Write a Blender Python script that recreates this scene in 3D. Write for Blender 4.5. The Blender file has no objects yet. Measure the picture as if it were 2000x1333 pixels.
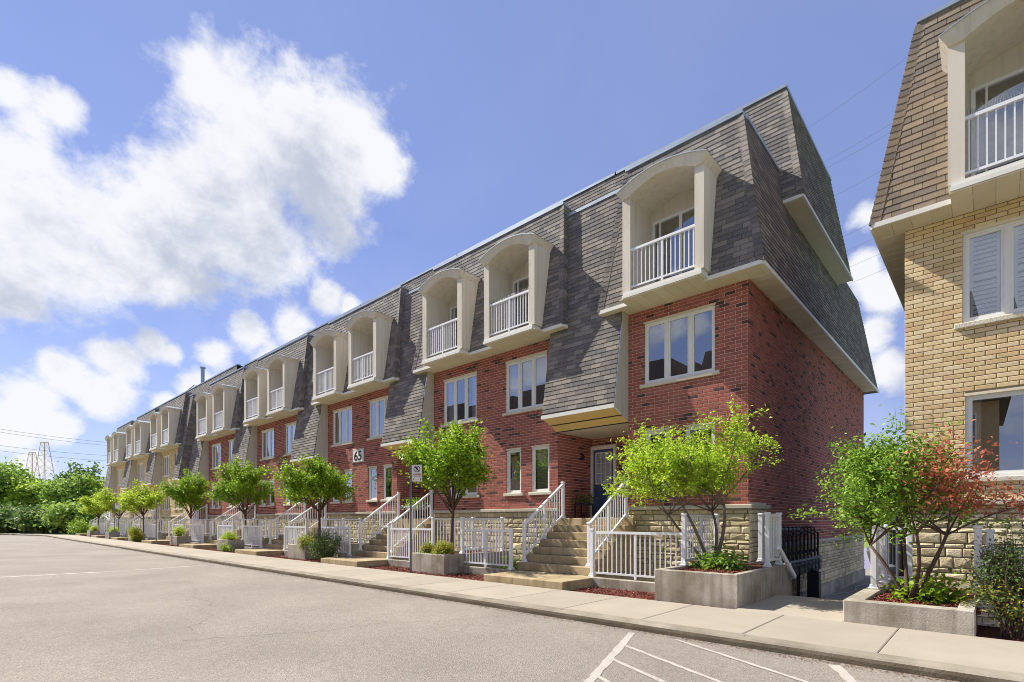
import bpy, math, random
import numpy as np
from mathutils import Vector, Matrix

R = math.radians
SC = bpy.context.scene
COL = SC.collection
random.seed(7)

# ------------------------------------------------------------------ camera, sky, sun, exposure
CAM_H = 1.55
YAW = math.atan2(1108, 1020)                 # angle between the view axis and the facade direction
FX, FY, RX, RY = -math.cos(YAW), math.sin(YAW), math.sin(YAW), math.cos(YAW)
FPX, HORIZ = 1020.0, 1017.0                  # focal length and horizon in photo pixels (2000 wide)
cam = bpy.data.cameras.new('camera')
cam.sensor_width = 36.0
cam.lens = 36.0 * FPX / 2000.0
cam.shift_y = (HORIZ - 666.5) / 2000.0
cam.clip_start, cam.clip_end = 0.05, 6000.0
cam_o = bpy.data.objects.new('camera', cam)
cam_o.location = (0, 0, CAM_H)
cam_o.rotation_euler = (R(90), 0, math.pi / 2 - YAW)
COL.objects.link(cam_o)
SC.camera = cam_o

SUN_DIR = Vector((-0.78, -0.20, 0.80)).normalized()
SKY_STRENGTH, SUN_STRENGTH, EXPOSURE = 0.15, 2.0, 2.0


def pixdir(px, py):
    u = (px - 1000) / FPX
    return Vector((FX + RX * u, FY + RY * u, (HORIZ - py) / FPX)).normalized()


def build_world():
    w = bpy.data.worlds.new('World')
    SC.world = w
    w.use_nodes = True
    nt = w.node_tree
    N, L = nt.nodes, nt.links
    N.clear()
    out = N.new('ShaderNodeOutputWorld')
    bg = N.new('ShaderNodeBackground')
    bg.inputs['Strength'].default_value = SKY_STRENGTH
    L.new(bg.outputs[0], out.inputs[0])
    sky = N.new('ShaderNodeTexSky')
    sky.sky_type = 'NISHITA'
    sky.sun_disc = False
    sky.sun_elevation = math.asin(SUN_DIR.z)
    sky.sun_rotation = math.atan2(SUN_DIR.x, SUN_DIR.y)
    sky.altitude = 100
    sky.air_density = 1.0
    sky.dust_density = 0.0
    sky.ozone_density = 3.0
    tint = N.new('ShaderNodeMix'); tint.data_type = 'RGBA'; tint.blend_type = 'MULTIPLY'
    tint.inputs[0].default_value = 1.0
    L.new(sky.outputs[0], tint.inputs[6])
    tint.inputs[7].default_value = (.315, .275, .325, 1)
    flat = N.new('ShaderNodeMix'); flat.data_type = 'RGBA'
    flat.inputs[0].default_value = .60
    L.new(tint.outputs[2], flat.inputs[6]); flat.inputs[7].default_value = (.345, .50, 1.10, 1)
    tc = N.new('ShaderNodeTexCoord')
    nrm = N.new('ShaderNodeVectorMath'); nrm.operation = 'NORMALIZE'
    L.new(tc.outputs['Generated'], nrm.inputs[0])
    # clouds: soft blobs at fixed places of the sky dome, broken up by noise
    blobs = [(400, 135, .035), (410, 180, .055), (480, 225, .095), (580, 210, .085), (670, 260, .095), (725, 300, .07), (560, 290, .15), (430, 340, .15), (620, 370, .115), (330, 430, .15), (480, 440, .14),
             (250, 490, .14), (130, 480, .15), (50, 430, .13), (180, 400, .12), (90, 330, .10), (60, 235, .07), (15, 190, .055), (120, 215, .05), (30, 300, .09), (160, 540, .09), (320, 530, .08), (20, 560, .07),
             (640, 585, .040), (685, 600, .030), (570, 640, .055), (490, 655, .055), (420, 695, .05), (390, 745, .045), (530, 700, .05),
             (60, 790, .06), (140, 735, .055), (220, 700, .055), (300, 672, .045), (335, 690, .03), (15, 840, .055), (200, 770, .05), (110, 830, .04), (60, 905, .03), (330, 800, .03),
             (1690, 420, .04), (1735, 400, .04), (1685, 520, .035), (1725, 565, .04), (1700, 660, .04), (1735, 720, .04)]
    vecs = [(pixdir(a, b), c) for a, b, c in blobs]
    rr = random.Random(3)
    for i in range(46):                       # larger clouds out of view, more of them added to brighten the facades
        az = R(rr.uniform(-180, 180))
        el = R(rr.uniform(8, 55))
        v = Vector((math.cos(az) * math.cos(el), math.sin(az) * math.cos(el), math.sin(el)))
        if v.dot(Vector((FX, FY, 0.3)).normalized()) < 0.15:
            vecs.append((v, rr.uniform(.08, .26)))
    up = N.new('ShaderNodeVectorMath'); up.operation = 'ADD'          # the same sky a little higher up, towards the light
    L.new(nrm.outputs[0], up.inputs[0]); up.inputs[1].default_value = (-.035, -.01, .085)

    def blobs_at(vec):
        acc = None
        for v, r_ in vecs:
            d = N.new('ShaderNodeVectorMath'); d.operation = 'DISTANCE'
            L.new(vec, d.inputs[0]); d.inputs[1].default_value = v
            m = N.new('ShaderNodeMath'); m.operation = 'MULTIPLY_ADD'
            L.new(d.outputs['Value'], m.inputs[0]); m.inputs[1].default_value = -1.0 / r_; m.inputs[2].default_value = 1.0
            if acc is None:
                acc = m
            else:
                x = N.new('ShaderNodeMath'); x.operation = 'SMOOTH_MAX'
                L.new(acc.outputs[0], x.inputs[0]); L.new(m.outputs[0], x.inputs[1]); x.inputs[2].default_value = 0.25
                acc = x
        return acc.outputs[0]

    def fbm(vec, scale, off, detail=9, rough=.56, dist=0.0):
        mp = N.new('ShaderNodeMapping'); mp.inputs['Location'].default_value = off
        mp.inputs['Scale'].default_value = (1, 1, 1.25)
        L.new(vec, mp.inputs[0])
        t = N.new('ShaderNodeTexNoise'); t.inputs['Scale'].default_value = scale
        t.inputs['Detail'].default_value = detail; t.inputs['Roughness'].default_value = rough
        t.inputs['Distortion'].default_value = dist
        L.new(mp.outputs[0], t.inputs['Vector'])
        return t.outputs[0]

    def density(vec):
        na = fbm(vec, 6.0, (.3, .1, .7), 12, .62, .10)
        nb = fbm(vec, 19.0, (.7, .4, .2), 9, .62, .35)
        mx_ = N.new('ShaderNodeMix'); mx_.data_type = 'FLOAT'; mx_.inputs[0].default_value = .22
        L.new(na, mx_.inputs[2]); L.new(nb, mx_.inputs[3]); n1 = mx_.outputs[0]
        dn = N.new('ShaderNodeMath'); dn.operation = 'MULTIPLY_ADD'
        L.new(n1, dn.inputs[0]); dn.inputs[1].default_value = 2.8
        L.new(blobs_at(vec), dn.inputs[2])
        return dn.outputs[0]
    dens = density(nrm.outputs[0])
    mask = N.new('ShaderNodeMapRange'); mask.interpolation_type = 'SMOOTHSTEP'
    L.new(dens, mask.inputs[0])
    mask.inputs[1].default_value = 1.44; mask.inputs[2].default_value = 2.00
    mask.inputs[4].default_value = .96
    # a thin veil everywhere, stronger near the horizon
    n2 = fbm(nrm.outputs[0], 2.2, (3.1, 1.7, .2), 8, .6, .6)
    sep = N.new('ShaderNodeSeparateXYZ'); L.new(nrm.outputs[0], sep.inputs[0])
    hz = N.new('ShaderNodeMapRange'); L.new(sep.outputs[2], hz.inputs[0])
    hz.inputs[1].default_value = 0.0; hz.inputs[2].default_value = 0.45; hz.inputs[3].default_value = .42; hz.inputs[4].default_value = 0.14
    veil = N.new('ShaderNodeMath'); veil.operation = 'MULTIPLY'
    L.new(n2, veil.inputs[0]); L.new(hz.outputs[0], veil.inputs[1])
    mm = N.new('ShaderNodeMath'); mm.operation = 'MAXIMUM'
    L.new(mask.outputs[0], mm.inputs[0]); L.new(veil.outputs[0], mm.inputs[1])
    # cloud colour: bright crests, greyer thick bases
    shade = N.new('ShaderNodeMapRange'); shade.interpolation_type = 'SMOOTHSTEP'
    L.new(density(up.outputs[0]), shade.inputs[0]); shade.inputs[1].default_value = 2.22; shade.inputs[2].default_value = 1.46
    cc = N.new('ShaderNodeMix'); cc.data_type = 'RGBA'
    L.new(shade.outputs[0], cc.inputs[0])
    cc.inputs[6].default_value = (.90, .98, 1.17, 1)
    cc.inputs[7].default_value = (1.60, 1.61, 1.66, 1)
    mix = N.new('ShaderNodeMix'); mix.data_type = 'RGBA'
    L.new(mm.outputs[0], mix.inputs[0]); L.new(flat.outputs[2], mix.inputs[6]); L.new(cc.outputs[2], mix.inputs[7])
    L.new(mix.outputs[2], bg.inputs[0])


build_world()
sun = bpy.data.lights.new('sun', 'SUN')
sun.energy = SUN_STRENGTH
sun.angle = R(0.53)
sun.color = (1.0, 0.93, 0.82)
sun_o = bpy.data.objects.new('sun', sun)
sun_o.rotation_euler = SUN_DIR.to_track_quat('Z', 'Y').to_euler()
sun_o.location = (-40, 0, 60)
COL.objects.link(sun_o)
vs = SC.view_settings
vs.view_transform = 'Standard'; vs.look = 'None'; vs.exposure = EXPOSURE; vs.gamma = 1.0
vs.use_curve_mapping = False
SC.cycles.filter_width = 0.95

# ------------------------------------------------------------------ materials
MATS = {}


def s2l(r, g, b):
    f = lambda c: c / 12.92 if c <= .04045 else ((c + .055) / 1.055) ** 2.4
    return (f(r / 255), f(g / 255), f(b / 255), 1)


def M(name, cols, rough=.8, var=.18, nscale=3.0, bump=0.0, bscale=60.0, spec=.3, metal=0.0, fine=0.0, fscale=120.0, trans=0.0, blot=None, streak=None, fine2=0.0):
    """cols: colours a piece may take (picked at random per piece); var: soft large variation; fine: speckle; blot: (colour, amount, scale)."""
    m = bpy.data.materials.new(name); m.use_nodes = True
    nt = m.node_tree; N, L = nt.nodes, nt.links
    b = N['Principled BSDF']
    b.inputs['Roughness'].default_value = rough
    b.inputs['Specular IOR Level'].default_value = spec
    b.inputs['Metallic'].default_value = metal
    geo = N.new('ShaderNodeNewGeometry')
    if len(cols) > 1:
        oi = N.new('ShaderNodeObjectInfo')
        ad = N.new('ShaderNodeMath'); ad.operation = 'ADD'
        L.new(geo.outputs['Random Per Island'], ad.inputs[0]); L.new(oi.outputs['Random'], ad.inputs[1])
        fr = N.new('ShaderNodeMath'); fr.operation = 'FRACT'; L.new(ad.outputs[0], fr.inputs[0])
        rp = N.new('ShaderNodeValToRGB'); rp.color_ramp.interpolation = 'CONSTANT'
        el = rp.color_ramp.elements
        while len(el) < len(cols):
            el.new(0.5)
        for i, c in enumerate(cols):
            el[i].position = i / len(cols); el[i].color = c if len(c) == 4 else (*c, 1)
        L.new(fr.outputs[0], rp.inputs[0]); col = rp.outputs[0]
    else:
        rgb = N.new('ShaderNodeRGB'); rgb.outputs[0].default_value = cols[0] if len(cols[0]) == 4 else (*cols[0], 1)
        col = rgb.outputs[0]

    def noise(sc, det, lo, hi):
        t = N.new('ShaderNodeTexNoise'); t.inputs['Scale'].default_value = sc; t.inputs['Detail'].default_value = det
        t.inputs['Roughness'].default_value = .6
        L.new(geo.outputs['Position'], t.inputs['Vector'])
        r_ = N.new('ShaderNodeMapRange'); L.new(t.outputs[0], r_.inputs[0])
        r_.inputs[1].default_value = .25; r_.inputs[2].default_value = .75; r_.inputs[3].default_value = lo; r_.inputs[4].default_value = hi
        return r_.outputs[0]

    def mul(c, f):
        x = N.new('ShaderNodeMix'); x.data_type = 'RGBA'; x.blend_type = 'MULTIPLY'; x.inputs[0].default_value = 1
        L.new(c, x.inputs[6]); L.new(f, x.inputs[7]); return x.outputs[2]
    if blot:
        t = noise(blot[2], 8, 0.0, 1.0)
        pw = N.new('ShaderNodeMath'); pw.operation = 'MULTIPLY'; L.new(t, pw.inputs[0]); pw.inputs[1].default_value = blot[1]
        x = N.new('ShaderNodeMix'); x.data_type = 'RGBA'; L.new(pw.outputs[0], x.inputs[0]); L.new(col, x.inputs[6])
        x.inputs[7].default_value = blot[0]; col = x.outputs[2]
    if var: col = mul(col, noise(nscale, 5, 1 - var, 1 + var))
    if streak:
        mp = N.new('ShaderNodeMapping'); mp.inputs['Scale'].default_value = (9, 9, .55); L.new(geo.outputs['Position'], mp.inputs[0])
        t = N.new('ShaderNodeTexNoise'); t.inputs['Scale'].default_value = 1.0; t.inputs['Detail'].default_value = 5; L.new(mp.outputs[0], t.inputs['Vector'])
        r_ = N.new('ShaderNodeMapRange'); L.new(t.outputs[0], r_.inputs[0]); r_.inputs[1].default_value = .48; r_.inputs[2].default_value = .78; r_.inputs[4].default_value = streak[1]
        x = N.new('ShaderNodeMix'); x.data_type = 'RGBA'; L.new(r_.outputs[0], x.inputs[0]); L.new(col, x.inputs[6]); x.inputs[7].default_value = streak[0]; col = x.outputs[2]
    if fine2: col = mul(col, noise(9.0, 6, 1 - fine2, 1 + fine2))
    if fine: col = mul(col, noise(fscale, 2, 1 - fine, 1 + fine))
    L.new(col, b.inputs['Base Color'])
    if bump:
        t = N.new('ShaderNodeTexNoise'); t.inputs['Scale'].default_value = bscale; t.inputs['Detail'].default_value = 4
        L.new(geo.outputs['Position'], t.inputs['Vector'])
        bp = N.new('ShaderNodeBump'); bp.inputs['Strength'].default_value = bump; bp.inputs['Distance'].default_value = .02
        L.new(t.outputs[0], bp.inputs['Height']); L.new(bp.outputs[0], b.inputs['Normal'])
    if trans:
        o = N['Material Output']
        tr = N.new('ShaderNodeBsdfTranslucent'); L.new(col, tr.inputs[0])
        mx = N.new('ShaderNodeMixShader'); mx.inputs[0].default_value = trans
        L.new(b.outputs[0], mx.inputs[1]); L.new(tr.outputs[0], mx.inputs[2]); L.new(mx.outputs[0], o.inputs[0])
    MATS[name] = m
    return m


def glass(name, tint=(.90, .93, .94), base=.22, gain=2.2, rough=0.0):
    m = bpy.data.materials.new(name); m.use_nodes = True
    nt = m.node_tree; N, L = nt.nodes, nt.links
    N.remove(N['Principled BSDF']); o = N['Material Output']
    fr = N.new('ShaderNodeFresnel'); fr.inputs[0].default_value = 1.5
    ma = N.new('ShaderNodeMath'); ma.operation = 'MULTIPLY_ADD'; ma.use_clamp = True
    L.new(fr.outputs[0], ma.inputs[0]); ma.inputs[1].default_value = gain; ma.inputs[2].default_value = base
    t = N.new('ShaderNodeBsdfTransparent'); t.inputs[0].default_value = (*tint, 1)
    g = N.new('ShaderNodeBsdfGlossy'); g.inputs[0].default_value = (.92, .95, 1, 1); g.inputs['Roughness'].default_value = rough
    mx = N.new('ShaderNodeMixShader')
    L.new(ma.outputs[0], mx.inputs[0]); L.new(t.outputs[0], mx.inputs[1]); L.new(g.outputs[0], mx.inputs[2]); L.new(mx.outputs[0], o.inputs[0])
    MATS[name] = m


rd = s2l
M('brick_red', [rd(164, 97, 85), rd(171, 103, 91), rd(156, 91, 80), rd(166, 100, 86), rd(90, 65, 63), rd(170, 100, 89), rd(159, 95, 83), rd(151, 89, 79), rd(167, 96, 84), rd(162, 101, 88), rd(147, 87, 77)], .85, .10, 4, .25, 90, fine=.10)
M('mortar_red', [rd(232, 208, 196)], .9, .10, 5, fine=.1)
M('brick_yellow', [rd(222, 198, 154), rd(228, 204, 162), rd(214, 190, 146), rd(208, 182, 138), rd(220, 198, 160), rd(230, 210, 170), rd(214, 184, 142)], .85, .10, 4, .25, 90, fine=.10)
M('mortar_yellow', [rd(140, 130, 112)], .9, .12, 5, fine=.1)
M('stone', [rd(214, 202, 166), rd(202, 189, 152), rd(192, 180, 148), rd(220, 208, 176), rd(184, 170, 136), rd(206, 196, 166)], .9, .16, 7, .6, 30, fine=.12)
M('stone_mortar', [rd(150, 142, 124)], .9, .12, 5)
M('cap_stone', [rd(190, 184, 168)], .9, .14, 3, .4, 40, fine=.08)
M('sill_stone', [rd(214, 206, 188)], .85, .10, 3, .4, 40, fine=.06)
M('shingle', [rd(118, 113, 108), rd(134, 128, 121), rd(108, 105, 103), rd(126, 120, 114), rd(142, 135, 127), rd(112, 108, 105)], .92, .12, 1.2, .4, 200, fine=.22, fscale=150)
M('shingle_brown', [rd(132, 119, 104), rd(142, 128, 110), rd(122, 111, 98), rd(136, 122, 104), rd(117, 107, 96)], .92, .14, 1.5, .4, 200, fine=.22, fscale=150)
M('roof_felt', [rd(58, 57, 57)], .95, .1)
M('stucco', [rd(224, 217, 202)], .9, .07, 1.6, .25, 150, fine=.06, streak=(rd(168, 156, 134), .4), blot=(rd(178, 166, 146), .35, .8))
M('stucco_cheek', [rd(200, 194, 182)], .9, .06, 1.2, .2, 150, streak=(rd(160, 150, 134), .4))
M('soffit', [rd(222, 212, 186), rd(218, 208, 182), rd(226, 216, 191)], .6, .05, 2)
M('ochre', [rd(220, 192, 128)], .6, .06, 2)
M('fascia', [rd(226, 224, 216)], .5, .04, 2)
M('white_metal', [rd(232, 234, 238)], .38, .03, 2, spec=.5)
M('white_frame', [rd(232, 232, 228)], .45, .03, 2, spec=.4)
M('coping', [rd(162, 174, 186)], .4, .14, 1.2, metal=.4)
M('concrete', [rd(196, 190, 178)], .9, .16, 2.2, .3, 50, fine=.14, fscale=40, blot=(rd(118, 108, 88), .95, 1.5), streak=(rd(104, 96, 80), .6))
M('concrete_step', [rd(190, 174, 142)], .9, .10, 1.8, .3, 50, fine=.10, blot=(rd(134, 114, 78), .9, 1.6), streak=(rd(110, 94, 66), .5))
M('pavement', [rd(170, 161, 146), rd(174, 165, 150), rd(166, 157, 143)], .9, .07, 1.2, .2, 60, fine=.10, fscale=90, blot=(rd(142, 133, 117), .4, .7))
M('kerb', [rd(166, 158, 142)], .9, .10, 1.5, .3, 50, fine=.12, blot=(rd(88, 80, 64), .75, 1.6))
M('asphalt', [rd(154, 147, 136)], .93, .12, .30, .9, 60, fine=.34, fscale=44, blot=(rd(134, 127, 117), .9, .45), fine2=.10)
M('asphalt_patch', [rd(198, 192, 184)], .9, .12, 4, .4, 80, fine=.15)
M('paint', [rd(178, 172, 162)], .8, .12, 6, fine=.18, fscale=60)
M('soil', [rd(92, 52, 44)], .95, .2, 6, .6, 50, fine=.2)
M('mulch', [rd(134, 66, 54), rd(112, 52, 44), rd(152, 86, 70), rd(98, 48, 42), rd(160, 102, 86), rd(124, 70, 58)], .9, .15, 6)
M('navy', [rd(78, 92, 124)], .45, .05, 2, spec=.4)
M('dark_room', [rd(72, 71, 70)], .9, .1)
M('curtain', [rd(214, 214, 208)], .9, .1, 6)
M('blind', [rd(206, 206, 192)], .7, .05, 2)
M('shutter', [rd(240, 241, 242)], .5, .03, 2)
M('black_metal', [rd(44, 47, 50)], .5, .1, 3)
M('pipe_grey', [rd(98, 106, 112)], .5, .1, 3)
M('galvanised', [rd(138, 144, 148)], .45, .12, 6, metal=.4)
M('sign_white', [rd(232, 228, 226)], .5, .03)
M('sign_black', [rd(30, 28, 30)], .5, .0)
M('sign_red', [rd(176, 52, 50)], .5, .0)
M('wire', [rd(70, 70, 78)], .6, 0)
M('pylon_hazed_red', [rd(216, 182, 176)], .6, 0)  # red paint paled toward the sky, distance haze put into the colour
M('grass', [rd(120, 140, 66), rd(104, 128, 58), rd(136, 150, 76)], .9, .15, 2, fine=.2, fscale=40)
M('wood_fence', [rd(96, 84, 76), rd(104, 92, 84), rd(88, 78, 70)], .9, .12, 4)
M('bark', [rd(96, 80, 70)], .95, .2, 14, .7, 60, fine=.2)
M('bark_grey', [rd(120, 108, 100)], .95, .2, 14, .7, 60, fine=.2)
g = lambda *a: [rd(*c) for c in a]
M('leaf_lime', g((176, 204, 58), (190, 214, 76), (158, 192, 48), (202, 222, 92), (140, 174, 40), (184, 210, 66)), .5, .1, 2, trans=.5)
M('leaf_green', g((136, 172, 62), (152, 186, 74), (118, 156, 54), (168, 198, 92), (104, 142, 48)), .45, .1, 2, trans=.45)
M('leaf_red', g((204, 118, 90), (212, 130, 102), (186, 102, 78), (218, 146, 118), (180, 116, 74)), .6, .1, 2, trans=.35)
M('leaf_maple', g((136, 170, 40), (156, 188, 52), (114, 150, 32), (172, 202, 68), (98, 134, 28), (146, 178, 44)), .45, .1, 2, trans=.45)
M('leaf_yellowgreen', g((172, 194, 54), (186, 208, 70), (154, 180, 46), (198, 216, 84)), .5, .1, 2, trans=.5)
M('leaf_dark', g((92, 116, 60), (106, 130, 68), (80, 104, 54), (120, 142, 76)), .5, .12, 2, trans=.3)
M('leaf_bg', g((150, 180, 78), (166, 194, 90), (130, 162, 66), (178, 202, 102), (116, 150, 62)), .6, .15, .4, trans=.35)
M('leaf_bright', g((164, 190, 70), (180, 204, 84), (146, 174, 58), (190, 212, 100)), .6, .15, .4, trans=.4)
M('leaf_bgdark', g((112, 140, 72), (126, 154, 82), (98, 126, 64)), .6, .15, .4, trans=.3)
M('leaf_gold', g((196, 178, 70), (182, 170, 60), (160, 164, 56), (206, 188, 88)), .6, .1, 2, trans=.4)
M('petal_white', g((226, 226, 226), (214, 218, 214)), .7, .05, trans=.3)
M('petal_pink', g((206, 90, 104), (220, 130, 140)), .7, .05, trans=.3)
glass('pane')
glass('pane_door', base=.10, gain=1.6)

# ------------------------------------------------------------------ building helpers
ALLTHINGS = []


def tag(o, label=None, cat=None, group=None, kind=None):
    if label: o['label'] = label
    if cat: o['category'] = cat
    if group: o['group'] = group
    if kind: o['kind'] = kind
    return o


def thing(name, label, cat, loc, group=None):
    o = bpy.data.objects.new(name, None)
    o.location = loc; o.empty_display_size = .3
    COL.objects.link(o)
    return tag(o, label, cat, group)


def adopt(o, parent):
    if parent is not None:
        o.parent = parent
        if parent.type == 'EMPTY':
            o.matrix_parent_inverse = Matrix.Translation(-Vector(parent.location))


def mesh_of(V, F, mat, mats=None, fm=None, smooth=False):
    me = bpy.data.meshes.new('m')
    me.from_pydata([tuple(v) for v in V], [], F)
    for x in (mats or [mat]):
        me.materials.append(MATS[x])
    if fm: me.polygons.foreach_set('material_index', fm)
    if smooth: me.polygons.foreach_set('use_smooth', [True] * len(me.polygons))
    me.update()
    return me


def link(name, me, parent=None, mw=None, kind=None):
    o = bpy.data.objects.new(name, me)
    COL.objects.link(o)
    adopt(o, parent)
    if mw is not None: o.matrix_basis = mw
    if kind: o['kind'] = kind
    return o


class MB:
    """collects faces in world space, builds ONE mesh object"""

    def __init__(s): s.V = []; s.F = []

    def poly(s, *pts):
        n = len(s.V); s.V += [tuple(p) for p in pts]; s.F.append(tuple(range(n, n + len(pts)))); return s

    def box(s, x0, x1, y0, y1, z0, z1):
        n = len(s.V)
        if x0 > x1: x0, x1 = x1, x0
        if y0 > y1: y0, y1 = y1, y0
        s.V += [(x0, y0, z0), (x1, y0, z0), (x1, y1, z0), (x0, y1, z0), (x0, y0, z1), (x1, y0, z1), (x1, y1, z1), (x0, y1, z1)]
        s.F += [tuple(n + i for i in f) for f in ((0, 3, 2, 1), (4, 5, 6, 7), (0, 1, 5, 4), (1, 2, 6, 5), (2, 3, 7, 6), (3, 0, 4, 7))]
        return s

    def bbox(s, x0, x1, y0, y1, z0, z1, b=.012):
        """box with chamfered edges"""
        n = len(s.V)
        P = []
        for x, sx in ((x0, 1), (x1, -1)):
            for y, sy in ((y0, 1), (y1, -1)):
                for z, sz in ((z0, 1), (z1, -1)):
                    P += [(x, y + sy * b, z + sz * b), (x + sx * b, y, z + sz * b), (x + sx * b, y + sy * b, z)]
        s.V += P
        i = lambda a, c, e, k: n + ((a * 2 + c) * 2 + e) * 3 + k
        for a in (0, 1):
            q = [i(a, 0, 0, 0), i(a, 1, 0, 0), i(a, 1, 1, 0), i(a, 0, 1, 0)]; s.F.append(tuple(q if a else q[::-1]))
        for c in (0, 1):
            q = [i(0, c, 0, 1), i(1, c, 0, 1), i(1, c, 1, 1), i(0, c, 1, 1)]; s.F.append(tuple(q if not c else q[::-1]))
        for e in (0, 1):
            q = [i(0, 0, e, 2), i(1, 0, e, 2), i(1, 1, e, 2), i(0, 1, e, 2)]; s.F.append(tuple(q if e else q[::-1]))
        for c in (0, 1):
            for e in (0, 1): s.F.append((i(0, c, e, 1), i(1, c, e, 1), i(1, c, e, 2), i(0, c, e, 2)))
        for a in (0, 1):
            for e in (0, 1): s.F.append((i(a, 0, e, 0), i(a, 1, e, 0), i(a, 1, e, 2), i(a, 0, e, 2)))
        for a in (0, 1):
            for c in (0, 1): s.F.append((i(a, c, 0, 0), i(a, c, 1, 0), i(a, c, 1, 1), i(a, c, 0, 1)))
        for a in (0, 1):
            for c in (0, 1):
                for e in (0, 1): s.F.append((i(a, c, e, 0), i(a, c, e, 1), i(a, c, e, 2)))
        return s

    def tube(s, pts, r, sides=6, r1=None, cap=True):
        pts = [Vector(p) for p in pts]
        n0 = len(s.V); k = len(pts)
        ref = Vector((.31, .47, .83))
        for j, p in enumerate(pts):
            d = (pts[min(j + 1, k - 1)] - pts[max(j - 1, 0)])
            if d.length < 1e-6: d = Vector((0, 0, 1))
            d.normalize()
            if abs(d.dot(ref)) > .95: ref = Vector((1, 0, 0))
            a = d.cross(ref).normalized(); b = d.cross(a)
            rad = r if r1 is None else r + (r1 - r) * j / (k - 1)
            for i in range(sides):
                t = 2 * math.pi * i / sides
                s.V.append(tuple(p + a * (rad * math.cos(t)) + b * (rad * math.sin(t))))
        for j in range(k - 1):
            for i in range(sides):
                a = n0 + j * sides + i; b = n0 + j * sides + (i + 1) % sides
                s.F.append((a, b, b + sides, a + sides))
        if cap:
            s.F.append(tuple(n0 + i for i in range(sides))[::-1])
            s.F.append(tuple(n0 + (k - 1) * sides + i for i in range(sides)))
        return s

    def bar(s, p0, p1, w, h):
        """square-section bar between two points (w horizontal, h vertical)"""
        p0, p1 = Vector(p0), Vector(p1)
        d = (p1 - p0).normalized()
        side = d.cross(Vector((0, 0, 1)))
        side = side.normalized() if side.length > 1e-4 else Vector((1, 0, 0))
        up = side.cross(d).normalized()
        n = len(s.V)
        for p in (p0, p1):
            for a, b in ((-1, -1), (1, -1), (1, 1), (-1, 1)):
                s.V.append(tuple(p + side * (a * w / 2) + up * (b * h / 2)))
        s.F += [tuple(n + i for i in f) for f in ((0, 1, 2, 3), (7, 6, 5, 4), (0, 4, 5, 1), (1, 5, 6, 2), (2, 6, 7, 3), (3, 7, 4, 0))]
        return s

    def ext(s, poly, y0, y1):
        """extrude an xz polygon along y"""
        n = len(s.V); k = len(poly)
        s.V += [(x, y0, z) for x, z in poly] + [(x, y1, z) for x, z in poly]
        s.F.append(tuple(range(n, n + k))); s.F.append(tuple(range(n + 2 * k - 1, n + k - 1, -1)))
        for i in range(k):
            j = (i + 1) % k; s.F.append((n + i, n + k + i, n + k + j, n + j))
        return s

    def lathe(s, prof, c, sides=10):
        n = len(s.V)
        for r_, z in prof:
            for i in range(sides):
                t = 2 * math.pi * i / sides; s.V.append((c[0] + r_ * math.cos(t), c[1] + r_ * math.sin(t), c[2] + z))
        for j in range(len(prof) - 1):
            for i in range(sides):
                a = n + j * sides + i; b = n + j * sides + (i + 1) % sides; s.F.append((a, b, b + sides, a + sides))
        s.F.append(tuple(n + i for i in range(sides))[::-1]); s.F.append(tuple(n + (len(prof) - 1) * sides + i for i in range(sides)))
        return s

    def build(s, name, mat, parent=None, kind=None, smooth=False):
        return link(name, mesh_of(s.V, s.F, mat, smooth=smooth), parent, None, kind)


UNIT = {}


def unit_box(mat):
    if mat not in UNIT:
        UNIT[mat] = mesh_of(*(lambda m: (m.V, m.F))(MB().box(-.5, .5, -.5, .5, 0, 1)), mat)
    return UNIT[mat]


def stick(name, parent, mat, x, y, z0, z1, w, d=None, rz=0.0):
    mw = Matrix.Translation((x, y, z0)) @ Matrix.Rotation(rz, 4, 'Z') @ Matrix.Diagonal((w, d or w, z1 - z0, 1))
    return link(name, unit_box(mat), parent, mw)


def project(p):
    dep = p[0] * FX + p[1] * FY
    if dep < .2: return None
    return (1000 + FPX * (p[0] * RX + p[1] * RY) / dep, HORIZ - FPX * (p[2] - CAM_H) / dep)


# --- pieces (bricks, shingles, stones, boards): courses cut around openings, clipped to a face outline
def frame(o, u, v):
    u, v = Vector(u).normalized(), Vector(v).normalized()
    n = u.cross(v)
    return Matrix(((u.x, v.x, n.x, o[0]), (u.y, v.y, n.y, o[1]), (u.z, v.z, n.z, o[2]), (0, 0, 0, 1)))


def clip(poly, outline):
    """Sutherland-Hodgman against a convex counter-clockwise outline"""
    out = poly
    k = len(outline)
    for i in range(k):
        ax, ay = outline[i]; bx, by = outline[(i + 1) % k]
        inp, out = out, []
        if not inp: return []
        for j in range(len(inp)):
            p, q = inp[j], inp[(j + 1) % len(inp)]
            dp = (bx - ax) * (p[1] - ay) - (by - ay) * (p[0] - ax)
            dq = (bx - ax) * (q[1] - ay) - (by - ay) * (q[0] - ax)
            if dp >= -1e-9: out.append(p)
            if (dp > 1e-9 and dq < -1e-9) or (dp < -1e-9 and dq > 1e-9):
                t = dp / (dp - dq); out.append((p[0] + t * (q[0] - p[0]), p[1] + t * (q[1] - p[1])))
    return out


def area(p):
    return .5 * abs(sum(p[i][0] * p[(i + 1) % len(p)][1] - p[(i + 1) % len(p)][0] * p[i][1] for i in range(len(p))))


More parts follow.
